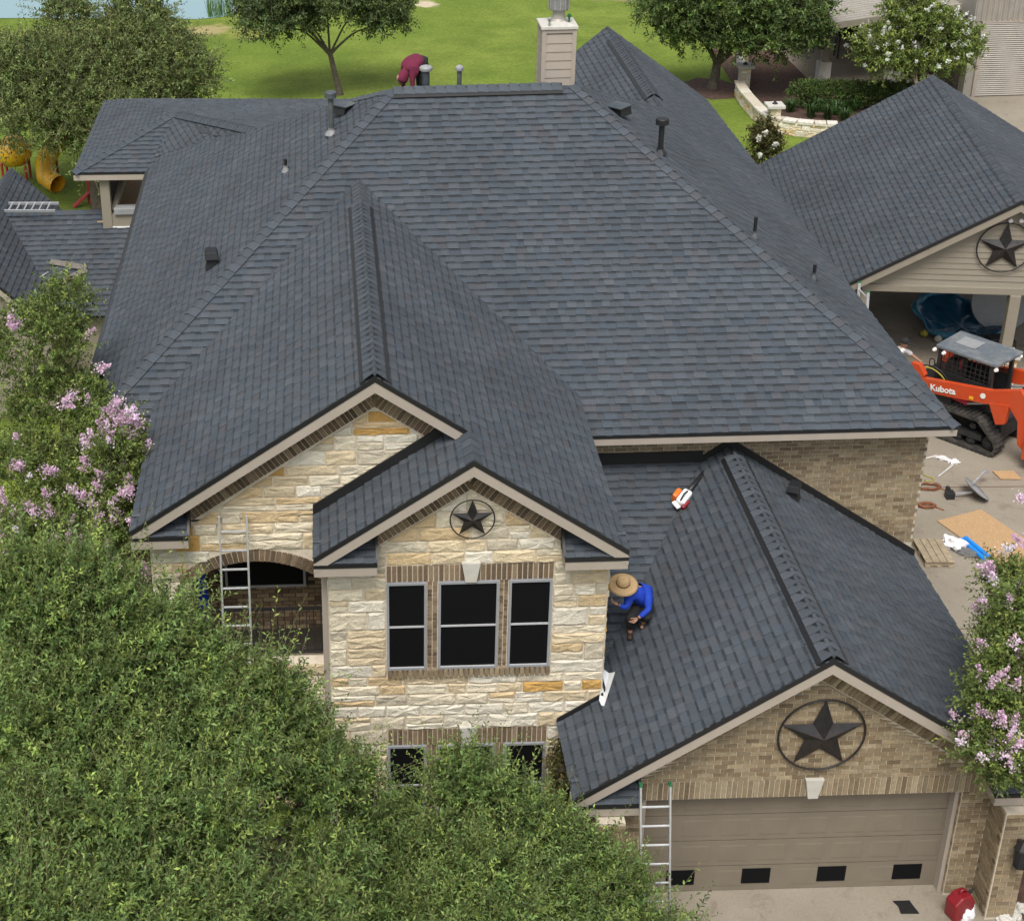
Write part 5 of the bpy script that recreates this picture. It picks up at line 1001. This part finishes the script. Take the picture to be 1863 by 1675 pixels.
# background trees
BG = ((.115,.165,.055), (.29,.33,.085))
lobes = [L_(110,150,52,2.5,2.2,1.6,1050), L_(250,110,53,2.1,2.,1.5,1050), L_(320,150,52,1.4,1.5,1.1,675), L_(70,215,50.5,2.0,1.8,1.0,780), L_(200,230,50.5,2.2,1.8,1.2,1050), L_(300,215,51,1.3,1.3,.9,525), L_(250,40,54,.9,.9,1.2,330), L_(125,40,54,.8,.8,.9,240), L_(30,150,52,1.6,1.6,1.4,570)]
p = onZ(178,382,0); plant('oak_tree', 'wide leafy oak behind the balcony roof near the pond', 'tree', (p[0],50.6,0), lobes, 15, .62, .135, .058, BG, ((p[0],50.6,2.6), .22), None, .012, yk=.6, tj=.34, sprig=.15)
DK = ((.075,.115,.044), (.20,.255,.062))
lobes = [L_(500,10,63,1.6,1.6,.9,520), L_(590,-10,63,2.,1.8,1.1,700), L_(680,5,63,1.5,1.5,.9,480), L_(480,45,62,.9,.9,.6,230), L_(700,45,63,.8,.8,.5,170), L_(540,40,62.5,1.,1.,.5,210)]
p = onZ(618,172,0); plant('oak_tree', 'slim-trunked oak standing alone on the lawn behind the main ridge', 'tree', (p[0],63.,0), lobes, 13, .6, .17, .075, DK, (tuple(onY(600,95,63.)), .12), None, .01, yk=.35)
lobes = [L_(1230,20,62,1.5,1.5,.9,500), L_(1330,10,62,1.9,1.8,1.1,700), L_(1430,25,61.5,1.8,1.7,1.1,650), L_(1400,75,61,1.2,1.2,.8,380), L_(1250,60,62,1.2,1.1,.6,330), L_(1470,60,61,.7,.9,.6,220), L_(1340,70,61.5,1.2,1.1,.5,300)]
p = onZ(1295,160,0); plant('oak_tree', 'dark fork-trunked oak on the lawn by the garden wall', 'tree', (p[0],62.4,0), lobes, 13, .6, .17, .08, ((.066,.112,.034), (.23,.32,.045)), (tuple(onY(1305,110,62.4)), .2), None, .01, yk=.5)
lobes = [L_(1600,90,58.5,.9,.9,.7,260), L_(1680,60,58.6,1.3,1.2,.9,480), L_(1740,90,58.5,.9,.9,.8,320), L_(1690,115,58.,1.2,1.,.6,400), L_(1610,115,58,.5,.6,.5,130), L_(1660,20,59,1.,1.,.6,260)]
p = onY(1675,150,58.5); t, P, D, L = plant('crape_myrtle', 'white-flowering crape myrtle before the workshop porch', 'tree', (p[0],58.5,0), lobes, 13, .5, .15, .07, ((.13,.19,.045), (.30,.35,.07)), ((p[0],58.5,.9), .08), None, .01, yk=.8)
tip = P+D*L[:, None]; ids = rng.choice(len(tip), 170, False); blossoms(t, tip[ids], unit(D[ids]), 36, .16, .055, (.72,.73,.68))
# hedge, border plants, magnolia
h0, h1 = onZ(1462,172,.5), onZ(1640,174,.5); lobes = [(tuple(h0+(h1-h0)*f), (.5,.42,.45), 260) for f in np.linspace(0, 1, 9)]
plant('hedge', 'clipped dark green hedge along the mulch bed', 'hedge', (float((h0[0]+h1[0])/2),float((h0[1]+h1[1])/2),0.), lobes, 9, .25, .09, .045, ((.05,.095,.024), (.17,.24,.035)), None, None, .008, shell=.75)
def strap(label, px, n, h, col, group):
    p = onZ(*px, 0); t = thing('border_plant', label, 'plant', (p[0],p[1],0), 0, group); a = rng.random(n)*6.283; lean = rng.uniform(.25, .9, n); hh = h*rng.uniform(.7, 1.2, n)
    dr = np.stack([np.cos(a), np.sin(a), np.zeros(n)], 1); b = np.array([p[0],p[1],0.])+dr*rng.uniform(0, .12, (n, 1)); s = np.stack([-np.sin(a), np.cos(a), np.zeros(n)], 1)*.018
    mid = b+dr*(hh*lean*.4)[:, None]+np.array([0,0,1.])*(hh*.75)[:, None]; tip = b+dr*(hh*lean)[:, None]+np.array([0,0,1.])*(hh*(1-.4*lean))[:, None]
    V = np.stack([b-s, b+s, mid+s, tip, mid-s], 1); soup('blades', V, [(0,1,2,4),(4,2,3)], np.array(col)*np.exp(rng.normal(0,.25,(n,1))), 'leaf', t)
sp = ((1437,205),(1475,215),(1490,205),(1505,218),(1520,210),(1535,222),(1550,205),(1460,190)); wh = ('nearest the wall pillar','at the front left of the hedge','left of centre before the hedge','in the middle of the bed, foremost','in the middle of the bed, behind','foremost beside the pavilion roof','close against the hedge','at the hedge\'s left end')
for px, w_ in zip(sp, wh): strap('strappy green border plant '+w_, px, 60, .6, (.045,.095,.025), 'strappy plants in the mulch bed')
p = onZ(1392,292,0); p = onY(1392,262,47.5); t, P, D, L = plant('magnolia', 'small magnolia with white blooms peeping over the right eave', 'shrub', (p[0],47.5,0), [((p[0],47.5,p[2]), (.42,.4,.5), 150), ((p[0]+.05,47.5,p[2]-.7), (.5,.45,.7), 120), ((p[0]-.1,47.5,p[2]+.45), (.22,.2,.3), 60)], 9, .3, .13, .06, ((.07,.075,.022), (.20,.15,.05)), ((p[0],47.5,.6), .05), None, .008, yk=.8)
sp_ = np.array([onY(u, v, 46.9) for u, v in ((1393,243),(1381,252),(1410,264),(1383,283))]); blossoms(t, sp_, np.tile([[0,-.5,.8]], (4,1)), 40, .16, .07, (.75,.75,.66))
# reeds by the pond
t = thing('reeds', 'tall green reeds at the pond edge', 'reeds', tuple(onZ(398,32,0))); n = 110; bx = np.array([onZ(u, v, 0) for u, v in zip(rng.uniform(378,420,n), rng.uniform(22,33,n))]); a = rng.normal(0,.08,(n,3)); hh = rng.uniform(.8,1.9,(n,1)); s = np.tile([[.014,0,0]],(n,1)); tip = bx+np.array([0,0,1.])*hh+a*hh
soup('blades', np.stack([bx-s, bx+s, tip], 1), [(0,1,2)], np.array([[.09,.17,.05]])*np.exp(rng.normal(0,.25,(n,1))), 'leaf', t)
# low ferny shrubs at foot of the left gable and ivy patch right of the bay
p = onY(1030,1430,19.4); plant('climbing_ivy', 'brownish ivy at the foot of the stone bay beside the garage', 'plant', (p[0],19.6,0), [((p[0],19.75,1.6), (.22,.14,.7), 150), ((p[0]+.0,19.75,.7), (.3,.2,.6), 130)], 9, .22, .07, .04, ((.09,.085,.03), (.19,.15,.06)), None, None, .004)
# iron fence and stones at the far right
fx = 10.55; t = thing('iron_fence', 'black iron fence right of the brick garage pier', 'fence', (fx,17.9,0))
for k in range(10): mb = MB(); mb.beam((.0+k*.11,0,0.02),(.0+k*.11,0,1.5),.022,.022); mb.build('picket', 'black_iron', t)
for z in (.2,1.35): mb = MB(); mb.beam((-.05,.02,z),(1.1,.02,z),.03,.04); mb.build('fence_rail', 'black_iron', t)
for k, (u, v) in enumerate(((1835,1660),(1846,1668),(1858,1655),(1826,1672))): crumple('garden_stone', ('tan stone nearest the brick pier','tan stone by the iron fence foot','tan stone farthest right under the fence','tan stone at the pier corner')[k], 'stone', (u, v), .11, .09, .07, 'limestone_trim', k, 20+k, 'stones in the bed by the fence')
# ------------------------------------------------------------------ people
def skin(name, joints, edges, m, parent, root=0, sub=2):
    me = bpy.data.meshes.new(name); me.from_pydata([j[0] for j in joints], edges, []); me.materials.append(MATS[m]); o = link(bpy.data.objects.new(name, me), parent)
    md = o.modifiers.new('skin', 'SKIN'); md.use_smooth_shade = True
    sv = me.skin_vertices[0].data if me.skin_vertices else None
    if sv is None:
        bm_ = bmesh.new(); bm_.from_mesh(me); bm_.verts.layers.skin.verify(); bm_.to_mesh(me); bm_.free(); sv = me.skin_vertices[0].data
    for i, j in enumerate(joints): r_ = j[1]; sv[i].radius = r_ if hasattr(r_, '__len__') else (r_, r_); sv[i].use_root = (i == root)
    s = o.modifiers.new('sub', 'SUBSURF'); s.levels = sub; s.render_levels = sub; return o
def hand(parent, w_, d, side, nrm, s=1.):
    # five finger chains grown from a palm
    w_, d, side, nrm = Vector(w_), Vector(d).normalized(), Vector(side).normalized(), Vector(nrm).normalized(); J = [(w_, .024*s), (w_+d*.045*s, (.040*s,.020*s)), (w_+d*.085*s, (.038*s,.016*s))]; E_ = [(0,1),(1,2)]
    J.append((w_+d*.03*s+side*.035*s, .012*s)); E_.append((1,3)); J.append((w_+d*.07*s+side*.06*s-nrm*.012*s, .010*s)); E_.append((3,4)); J.append((w_+d*.10*s+side*.062*s-nrm*.028*s, .008*s)); E_.append((4,5))
    for k, l in enumerate((.072,.080,.074,.058)):
        o_ = side*(.030-.020*k)*s; b = w_+d*.092*s+o_; i = len(J); J += [(b, .0095*s), (b+d*l*.5*s-nrm*.012*s, .0088*s), (b+d*l*.8*s-nrm*.045*s, .0075*s)]; E_ += [(2,i),(i,i+1),(i+1,i+2)]
    return skin('hand', J, E_, 'skin', parent, 0, 1)
def lerp(a, b, f): return tuple(Vector(a).lerp(Vector(b), f))
def head(parent, c, face, s=.11, hair='dark_cloth', nm='head'):
    # head with brow, nose, mouth line, ears
    f = Vector(face).normalized(); z = Vector((0,0,1)); r_ = f.cross(z).normalized(); u_ = r_.cross(f); c = Vector(c); bm_ = bmesh.new(); bmesh.ops.create_uvsphere(bm_, u_segments=20, v_segments=14, radius=1.)
    for v in bm_.verts:
        x, y, zz = v.co; w_ = 1-.22*max(0, -zz); fx = y
        if y > .75 and -.25 < zz < .15 and abs(x) < .18: fx = y+.20*(1-abs(x)/.18)
        if y > .7 and .12 < zz < .3 and abs(x) > .15: fx = y-.07
        if y > .75 and -.55 < zz < -.42: fx = y+.03
        if abs(x) > .93 and abs(zz) < .3 and abs(y) < .3: x *= 1.14
        v.co = c+r_*(x*s*.78*w_)+f*(fx*s*.95)+u_*(zz*s*1.18)
    me = bpy.data.meshes.new(nm); bm_.to_mesh(me); bm_.free(); me.materials.append(MATS['skin']); me.polygons.foreach_set('use_smooth', [True]*len(me.polygons)); return link(bpy.data.objects.new(nm, me), parent)
def figure(name, label, base, J, bulk=1., shirt='blue_cloth', pants='dark_cloth', shoe='boot', facing=(0,-1,0), sleeve='long'):
    t = thing(name, label, 'person', base)
    k = {n: Vector(p) for n, p in J.items()}
    pel, ch, nk, hd = k['pelvis'], k['chest'], k['neck'], k['head']; wst = pel.lerp(ch, .45)
    js = [(pel,(.150,.115)),(wst,(.135,.105)),(ch,(.165,.115)),(nk,.055)]; es = [(0,1),(1,2),(2,3)]; idx = {}
    def chain(root, pts, rad):
        prev = root
        for p, r_ in zip(pts, rad): js.append((p, r_)); es.append((prev, len(js)-1)); prev = len(js)-1
        return prev
    for s in 'LR':
        chain(2, [k['sh'+s], k['el'+s], k['wr'+s]], [.062,.043,.030]); chain(0, [k['hip'+s], k['kn'+s], k['an'+s], k['to'+s]], [.088,.060,.042,.034])
    body = skin('body', [(tuple(p), r_) for p, r_ in js], es, 'skin', t)
    head(t, hd, facing)
    # shirt
    js2 = [(tuple(pel.lerp(wst,.2)),(.168*bulk,.135*bulk)),(tuple(wst),(.165*bulk,.132*bulk)),(tuple(ch),(.195*bulk,.142*bulk)),(tuple(nk),.085*bulk)]; es2 = [(0,1),(1,2),(2,3)]
    for s in 'LR':
        b = len(js2); el, wr = k['el'+s], k['wr'+s]; end = el.lerp(wr, .9) if sleeve == 'long' else k['sh'+s].lerp(el, .75); js2.append((tuple(k['sh'+s]), .086*bulk)); es2.append((2,b))
        if sleeve == 'long': js2 += [(tuple(el), .056), (tuple(end), .042)]; es2 += [(b,b+1),(b+1,b+2)]
        else: js2.append((tuple(end), .062)); es2.append((b,b+1))
    skin('shirt', js2, es2, shirt, t)
    js3 = [(tuple(pel),(.175*bulk,.145*bulk)),(tuple(pel.lerp(wst,.5)),(.160,.126))]; es3 = [(0,1)]
    for s in 'LR':
        b = len(js3); js3 += [(tuple(k['hip'+s]), .108*bulk), (tuple(k['kn'+s]), .080*bulk), (tuple(k['kn'+s].lerp(k['an'+s], .92)), .058)]; es3 += [(0,b),(b,b+1),(b+1,b+2)]
    skin('trousers', js3, es3, pants, t)
    for s in 'LR':
        a, o_ = k['an'+s], k['to'+s]; d = (o_-a); d.z = 0; d = d.normalized(); low = Vector((0,0,min(a.z,o_.z)-.03)); skin('boot', [(tuple(a-d*.05-Vector((0,0,.035))), .042), (tuple(a+Vector((0,0,.03))), .050), (tuple(a.lerp(o_,.55)), .045), (tuple(o_), (.045,.034))], [(0,1),(0,2),(2,3)], shoe, t)
        sh, el, wr = k['sh'+s], k['el'+s], k['wr'+s]; dd = (wr-el).normalized(); sd_ = dd.cross(Vector((0,0,1))).normalized()*(1 if s == 'L' else -1); hand(t, wr, dd, sd_, dd.cross(sd_)*(1 if s == 'L' else -1))
    return t
# roofer in blue with a straw hat, crouching where the garage roof meets the bay (local origin: between his feet on the roof)
q0 = onP(1150,1140,gp,gn); base = (float(q0[0]), float(q0[1]), float(q0[2]))
sl = lambda x: mg*x                      # roof height at local x
hatp = Vector(onY(1131,1052,q0[1]-.10))-Vector(base)
hx = hatp.x
J = dict(pelvis=(.20,.12,.36), chest=(.10,-.02,.68), neck=(.02,-.08,.82), head=(hx+.02,-.14,.88), shL=(.19,-.06,.73), shR=(-.10,-.10,.72), elL=(.18,-.26,.50), wrL=(.0,-.36,.42), elR=(-.18,-.28,.56), wrR=(-.30,-.26,.62),
         hipL=(.22,.04,.34), hipR=(.06,.02,.33), knL=(.14,-.32,.40), anL=(.16,-.10,sl(.16)+.10), toL=(.10,-.24,sl(.10)+.06), knR=(-.10,-.30,.36), anR=(-.06,-.14,sl(-.06)+.10), toR=(-.10,-.34,sl(-.1)+.06))
m1 = figure('person', 'person in blue shirt and wide straw hat crouching on the garage roof', base, J, facing=(-.35,-.8,-.5), bulk=1.12)
mb = MB(); hc = Vector(J['head'])+Vector((0,0,.055)); ax = Vector((-.05,-.30,1)).normalized(); mb.lathe(hc, [(.235,-.035),(.242,-.03),(.20,-.012),(.115,.002),(.108,.02),(.098,.09),(.072,.118),(.03,.115),(.004,.10)], 28, ax); hat = mb.build('hat', 'straw', m1, smooth=True); mb = MB(); mb.lathe(hc, [(.112,.004),(.114,.008),(.110,.034),(.106,.036)], 28, ax); mb.build('hat_band', 'straw_band', hat)
mb = MB(); mb.box((.24,.0,.24),(.34,.18,.40)); mb.box((.20,.12,.27),(.30,.24,.41)); mb.build('tool_belt', 'tool_leather', m1, bevel=.03)
# roofer in maroon bending behind the ridge
q0 = onY(757,150,32.6); bz = zr-mf*(32.6-Yr); base = (float(q0[0]), 32.6, float(bz)); tz = float(onY(757,98,32.6)[2])-bz
J = dict(pelvis=(.10,.10,tz-.16), chest=(-.10,-.06,tz-.16), neck=(-.24,-.14,tz-.32), head=(-.30,-.18,tz-.47), shL=(-.06,-.18,tz-.26), shR=(-.22,.05,tz-.28), elL=(-.10,-.26,tz-.50), wrL=(-.06,-.30,tz-.72), elR=(-.28,.0,tz-.54), wrR=(-.26,-.10,tz-.74),
         hipL=(.14,.0,tz-.20), hipR=(.12,.20,tz-.20), knL=(.16,-.08,tz*.45), anL=(.14,.0,.14), toL=(.0,-.06,.10), knR=(.10,.18,tz*.45), anR=(.12,.26,-.02), toR=(-.02,.22,-.04))
figure('person', 'person in maroon hooded top bending over behind the main ridge', base, J, shirt='maroon_cloth', facing=(-.5,-.2,-.85), bulk=1.28)
hd_ = J['head']; o = [x for x in bpy.data.objects if x.name.startswith('person.001')][0]; skin('hood', [((-.20,-.14,tz-.26), .085), ((hd_[0]+.02,hd_[1],hd_[2]+.05), .135), ((hd_[0]-.03,hd_[1]-.03,hd_[2]-.09), .135)], [(0,1),(1,2)], 'maroon_cloth', o)
# man in white tee and black cap on the driveway, arm stretched out
hz_ = onZ(1646,627,1.22); base = (float(hz_[0])+.0, float(hz_[1])+.05, .008)
J = dict(pelvis=(-.28,.10,.78), chest=(-.10,.0,1.02), neck=(-.03,-.02,1.14), head=(.0,-.03,1.24), shL=(.06,.02,1.04), shR=(-.14,-.18,1.02), elL=(.28,-.08,.88), wrL=(.46,-.20,.76), elR=(-.06,-.34,.82), wrR=(.10,-.42,.70),
         hipL=(-.24,.18,.76), hipR=(-.28,.02,.76), knL=(-.08,.16,.46), anL=(-.22,.22,.08), toL=(-.06,.20,.04), knR=(-.10,-.04,.46), anR=(-.26,-.02,.08), toR=(-.10,-.06,.04))
m3 = figure('person', 'person in white tee and black cap leaning with arm outstretched on the driveway', base, J, shirt='white_cloth', facing=(.5,-.7,-.4), sleeve='short')
mb = MB(); mb.lathe((0,-.03,1.27), [(.112,0),(.116,.02),(.108,.075),(.06,.115),(.004,.125)], 18); cp = mb.build('cap', 'dark_cloth', m3, smooth=True); mb = MB(); mb.prism([(.02,-.13,1.275),(.12,-.08,1.275),(.15,-.17,1.262),(.06,-.22,1.262)], (0,0,.012)); mb.build('peak', 'dark_cloth', cp)
# ------------------------------------------------------------------ track loader
A = onZ(1693,793,0); B = onZ(1796,832,0); hd = Vector((B[0]-A[0], B[1]-A[1], 0)).normalized(); ang = math.atan2(hd.y, hd.x); lft = Vector((-hd.y, hd.x, 0)); front = Vector((B[0],B[1],0))
ctr = front-hd*1.0+lft*.86; ld = thing('track_loader', 'orange and black compact track loader parked on the driveway', 'loader', tuple(ctr), ang)
def lb(mb, name, m, parent=ld, **kw): return mb.build(name, m, parent, **kw)
for s in (-1, 1):
    y0 = s*.86; y1 = s*.46; pts = []
    def loop(off):
        out = []
        for (cx, cz, r_, a0, a1, n_) in ((.92,.26,.24,-90,55,7), (.55,.62,.22,55,90,4), (-.60,.62,.22,90,150,5), (-.98,.28,.26,150,270,7)):
            for i in range(n_): g = math.radians(a0+(a1-a0)*i/(n_-1)); out.append((cx+(r_+off)*math.cos(g), cz+(r_+off)*math.sin(g)))
        return out
    lo, li = loop(0), loop(-.055); n_ = len(lo); mb = MB(); vs_ = [(x,y0,z) for x, z in lo]+[(x,y1,z) for x, z in lo]+[(x,y0,z) for x, z in li]+[(x,y1,z) for x, z in li]
    fs_ = []
    for i in range(n_): j = (i+1) % n_; fs_ += [(i,j,n_+j,n_+i),(2*n_+i,3*n_+i,3*n_+j,2*n_+j),(i,2*n_+i,2*n_+j,j),(n_+i,n_+j,3*n_+j,3*n_+i)]
    mb.add(vs_, fs_); tk = lb(mb, 'track', 'rubber'); per = [0.]
    for i in range(n_): a, b = lo[i], lo[(i+1) % n_]; per.append(per[-1]+math.hypot(b[0]-a[0], b[1]-a[1]))
    for k in range(52):
        s_ = per[-1]*k/52; i = max(q for q in range(n_) if per[q] <= s_); f = (s_-per[i])/(per[i+1]-per[i]); a, b = lo[i], lo[(i+1) % n_]; x, z = a[0]+(b[0]-a[0])*f, a[1]+(b[1]-a[1])*f; tx, tz_ = (b[0]-a[0])/(per[i+1]-per[i]), (b[1]-a[1])/(per[i+1]-per[i]); nx, nz = tz_, -tx
        mb = MB(); mb.beam((x+nx*.012,y0,z+nz*.012+.0),(x+nx*.012,y1,z+nz*.012),.05,.03,(nx,0,nz)); lb(mb, 'lug', 'rubber', tk)
    for x, z, r_ in ((.90,.26,.17),(-.96,.28,.19),(.45,.16,.11),(.12,.16,.11),(-.22,.16,.11),(-.56,.16,.11),(.45,.55,.08)): mb = MB(); mb.lathe((x,(y0+y1)/2-s*.1,z), [(r_,-.13),(r_*1.0,.13),(r_*.5,.15),(r_*.45,.17)] if s < 0 else [(r_*.45,-.17),(r_*.5,-.15),(r_,-.13),(r_,.13)], 16, (0,-1,0) if s < 0 else (0,-1,0)); lb(mb, 'wheel', 'machine_black', tk)
    mb = MB(); mb.beam((-.8,(y0+y1)/2,.34),(.72,(y0+y1)/2,.34),.16,.14); lb(mb, 'track_frame', 'machine_black', tk)
mb = MB(); mb.prism([(-1.15,-.44,.35),(.95,-.44,.3),(1.02,-.44,.75),(.6,-.44,.98),(-1.15,-.44,1.05)], (0,.88,0)); lb(mb, 'body', 'machine_black', bevel=.02)
mb = MB(); mb.prism([(-1.2,-.7,.78),(-.15,-.7,.78),(-.2,-.7,1.12),(-1.25,-.7,1.22)], (0,1.4,0)); lb(mb, 'engine_cover', 'machine_black', bevel=.03)
# lift tower, arms, lettering
for s in (-1, 1):
    yo = s*.80; yi = s*.66; ya, yb_ = min(yo,yi), max(yo,yi)
    mb = MB(); mb.prism([(-1.30,ya,1.12),(-1.05,ya,1.06),(-.85,ya,1.44),(-1.02,ya,1.66),(-1.22,ya,1.66),(-1.34,ya,1.5)], (0,yb_-ya,0)); lb(mb, 'lift_tower', 'machine_orange', bevel=.012)
    mb = MB(); mb.prism([(-1.18,ya+.01,.98),(-.2,ya+.01,1.10),(.75,ya+.01,1.26),(1.25,ya+.01,1.38),(1.50,ya+.01,1.10),(1.58,ya+.01,.55),(1.76,ya+.01,.42),(1.84,ya+.01,.75),(1.78,ya+.01,1.5),(1.45,ya+.01,1.88),(.80,ya+.01,1.64),(-.9,ya+.01,1.36),(-1.22,ya+.01,1.34)], (0,yb_-ya-.02,0)); am = lb(mb, 'lift_arm', 'machine_orange', bevel=.015)
    mb = MB(); mb.prism([(.78,ya-.005,1.32),(1.26,ya-.005,1.44),(1.22,ya-.005,.92),(1.02,ya-.005,.84)], (0,yb_-ya+.01,0)); lb(mb, 'arm_bracket', 'machine_orange', am, bevel=.012)
    mb = MB(); mb.tube([(-.75,s*.6,1.12),(.2,s*.62,1.02)], .055, 10); lb(mb, 'lift_cylinder', 'machine_red'); mb = MB(); mb.tube([(.2,s*.62,1.02),(.9,s*.62,1.3)], .03, 10); lb(mb, 'cylinder_rod', 'alu')
    if s < 0:
        for nm, c_, r_, m_ in (('round_badge',(.62,ya-.006,1.44),.065,'machine_white'),): mb = MB(); mb.lathe(c_, [(r_,0),(r_,.01)], 18, (0,-1,0)); lb(mb, nm, m_, am)
        mb = MB(); mb.box((.30,ya-.004,1.25),(.40,ya+.01,1.32)); lb(mb, 'warning_sticker', 'yellow_plastic', am)
        cu = bpy.data.curves.new('lettering', 'FONT'); cu.body = 'Kubota'; cu.size = .215; cu.extrude = .004; cu.offset = .006; to = bpy.data.objects.new('tmp', cu); COL.objects.link(to); dg = bpy.context.evaluated_depsgraph_get(); me = bpy.data.meshes.new_from_object(to.evaluated_get(dg)); bpy.data.objects.remove(to); me.materials.clear(); me.materials.append(MATS['machine_white'])
        lo_ = link(bpy.data.objects.new('lettering', me), am); lo_.location = (-.66, ya-.008, 1.13); lo_.rotation_euler = (math.pi/2, -.165, 0)
for z, y in ((1.52,-.62),(1.55,-.55)): mb = MB(); mb.tube(smooth([Vector((-1.1,y,z)), Vector((-.8,y,z+.06)), Vector((-.55,y+.03,z-.05)), Vector((-.4,y+.08,z-.25))], 4), .018, 6); lb(mb, 'hydraulic_hose', 'hose' if y < -.6 else 'machine_black', smooth=True)
# cab
cw, cb_, cf, cz0, cz1 = .46, -.72, .62, 1.0, 2.10
for x, y in ((cb_,-cw),(cb_,cw),(cf,-cw),(cf,cw)): mb = MB(); xt = x+(.10 if x > 0 else .02)*(-1 if x > 0 else 0); mb.beam((x,y,cz0-.1),(x-.06 if x > 0 else x,y,cz1),.09,.09); lb(mb, 'cab_post', 'machine_black', bevel=.01)
mb = MB(); mb.prism([(cb_-.10,-cw-.10,cz1),(cf+.10,-cw-.10,cz1-.02),(cf+.14,cw+.10,cz1-.02),(cb_-.10,cw+.10,cz1)], (0,0,.09)); rf = lb(mb, 'cab_roof', 'machine_grey', bevel=.025)
mb = MB(); mb.box((-.55,-.18,cz1+.091),(-.05,.30,cz1+.10)); lb(mb, 'roof_hatch', 'dish_grey', rf)
for s in (-1, 1):
    mb = MB(); mb.box((cb_+.05,s*cw-.01,cz0+.02),(cf-.06,s*cw+.01,cz0+.55)); lb(mb, 'side_panel', 'machine_black')
    for k in range(11): x = cb_+.1+k*.115; mb = MB(); mb.beam((x,s*cw,cz0+.42),(x,s*cw,cz1-.02),.014,.014); lb(mb, 'side_bar', 'machine_black')
    for k in range(4): z = cz0+.5+k*.12; mb = MB(); mb.beam((cb_+.05,s*(cw+.008),z),(cf-.08,s*(cw+.008),z),.012,.012); lb(mb, 'side_bar', 'machine_black')
mb = MB(); mb.box((cb_+.05,-.25,1.05),(cb_+.35,.25,1.75)); mb.box((cb_+.1,-.25,1.05),(.15,.25,1.2)); lb(mb, 'seat', 'rubber', bevel=.05)
mb = MB(); mb.box((cb_+.1,-.16,1.5),(cb_+.36,.02,1.75)); lb(mb, 'red_cloth_bundle', 'machine_red', bevel=.04)
for x, y in ((cb_-.10,-cw-.08),(cf+.10,-cw-.08),(cf+.12,cw+.06),(cb_+.15,-cw-.105)): mb = MB(); mb.lathe((x,y,cz1-.05), [(.03,0),(.05,.03),(.04,.08)], 10, (0,-1,.2)); lb(mb, 'work_light', 'machine_white')
for y in (-.4,.1): mb = MB(); mb.tube(smooth([Vector((-1.22,y,1.18)), Vector((-1.24,y,1.42)), Vector((-1.14,y+.02,1.44)), Vector((-1.1,y+.02,1.2))], 4), .014, 6); lb(mb, 'grab_handle', 'machine_black')
# front panel and bucket
mb = MB(); mb.prism([(.74,-.42,1.05),(1.0,-.42,.6),(1.04,-.42,.3),(.7,-.42,.3)], (0,.84,0)); lb(mb, 'front_plate', 'machine_black', bevel=.02)
mb = MB(); pr_ = [(1.82,.92),(1.80,.55),(1.9,.30),(2.5,.28),(2.5,.31),(1.95,.35),(1.87,.58),(1.92,.96)]; mb.prism([(x,-.92,z) for x, z in pr_], (0,1.84,0))
for y in (-.93,.91): mb.prism([(1.81,y,.94),(1.80,y,.32),(2.48,y,.29),(2.08,y,.78)], (0,.02,0))
lb(mb, 'bucket', 'machine_orange')
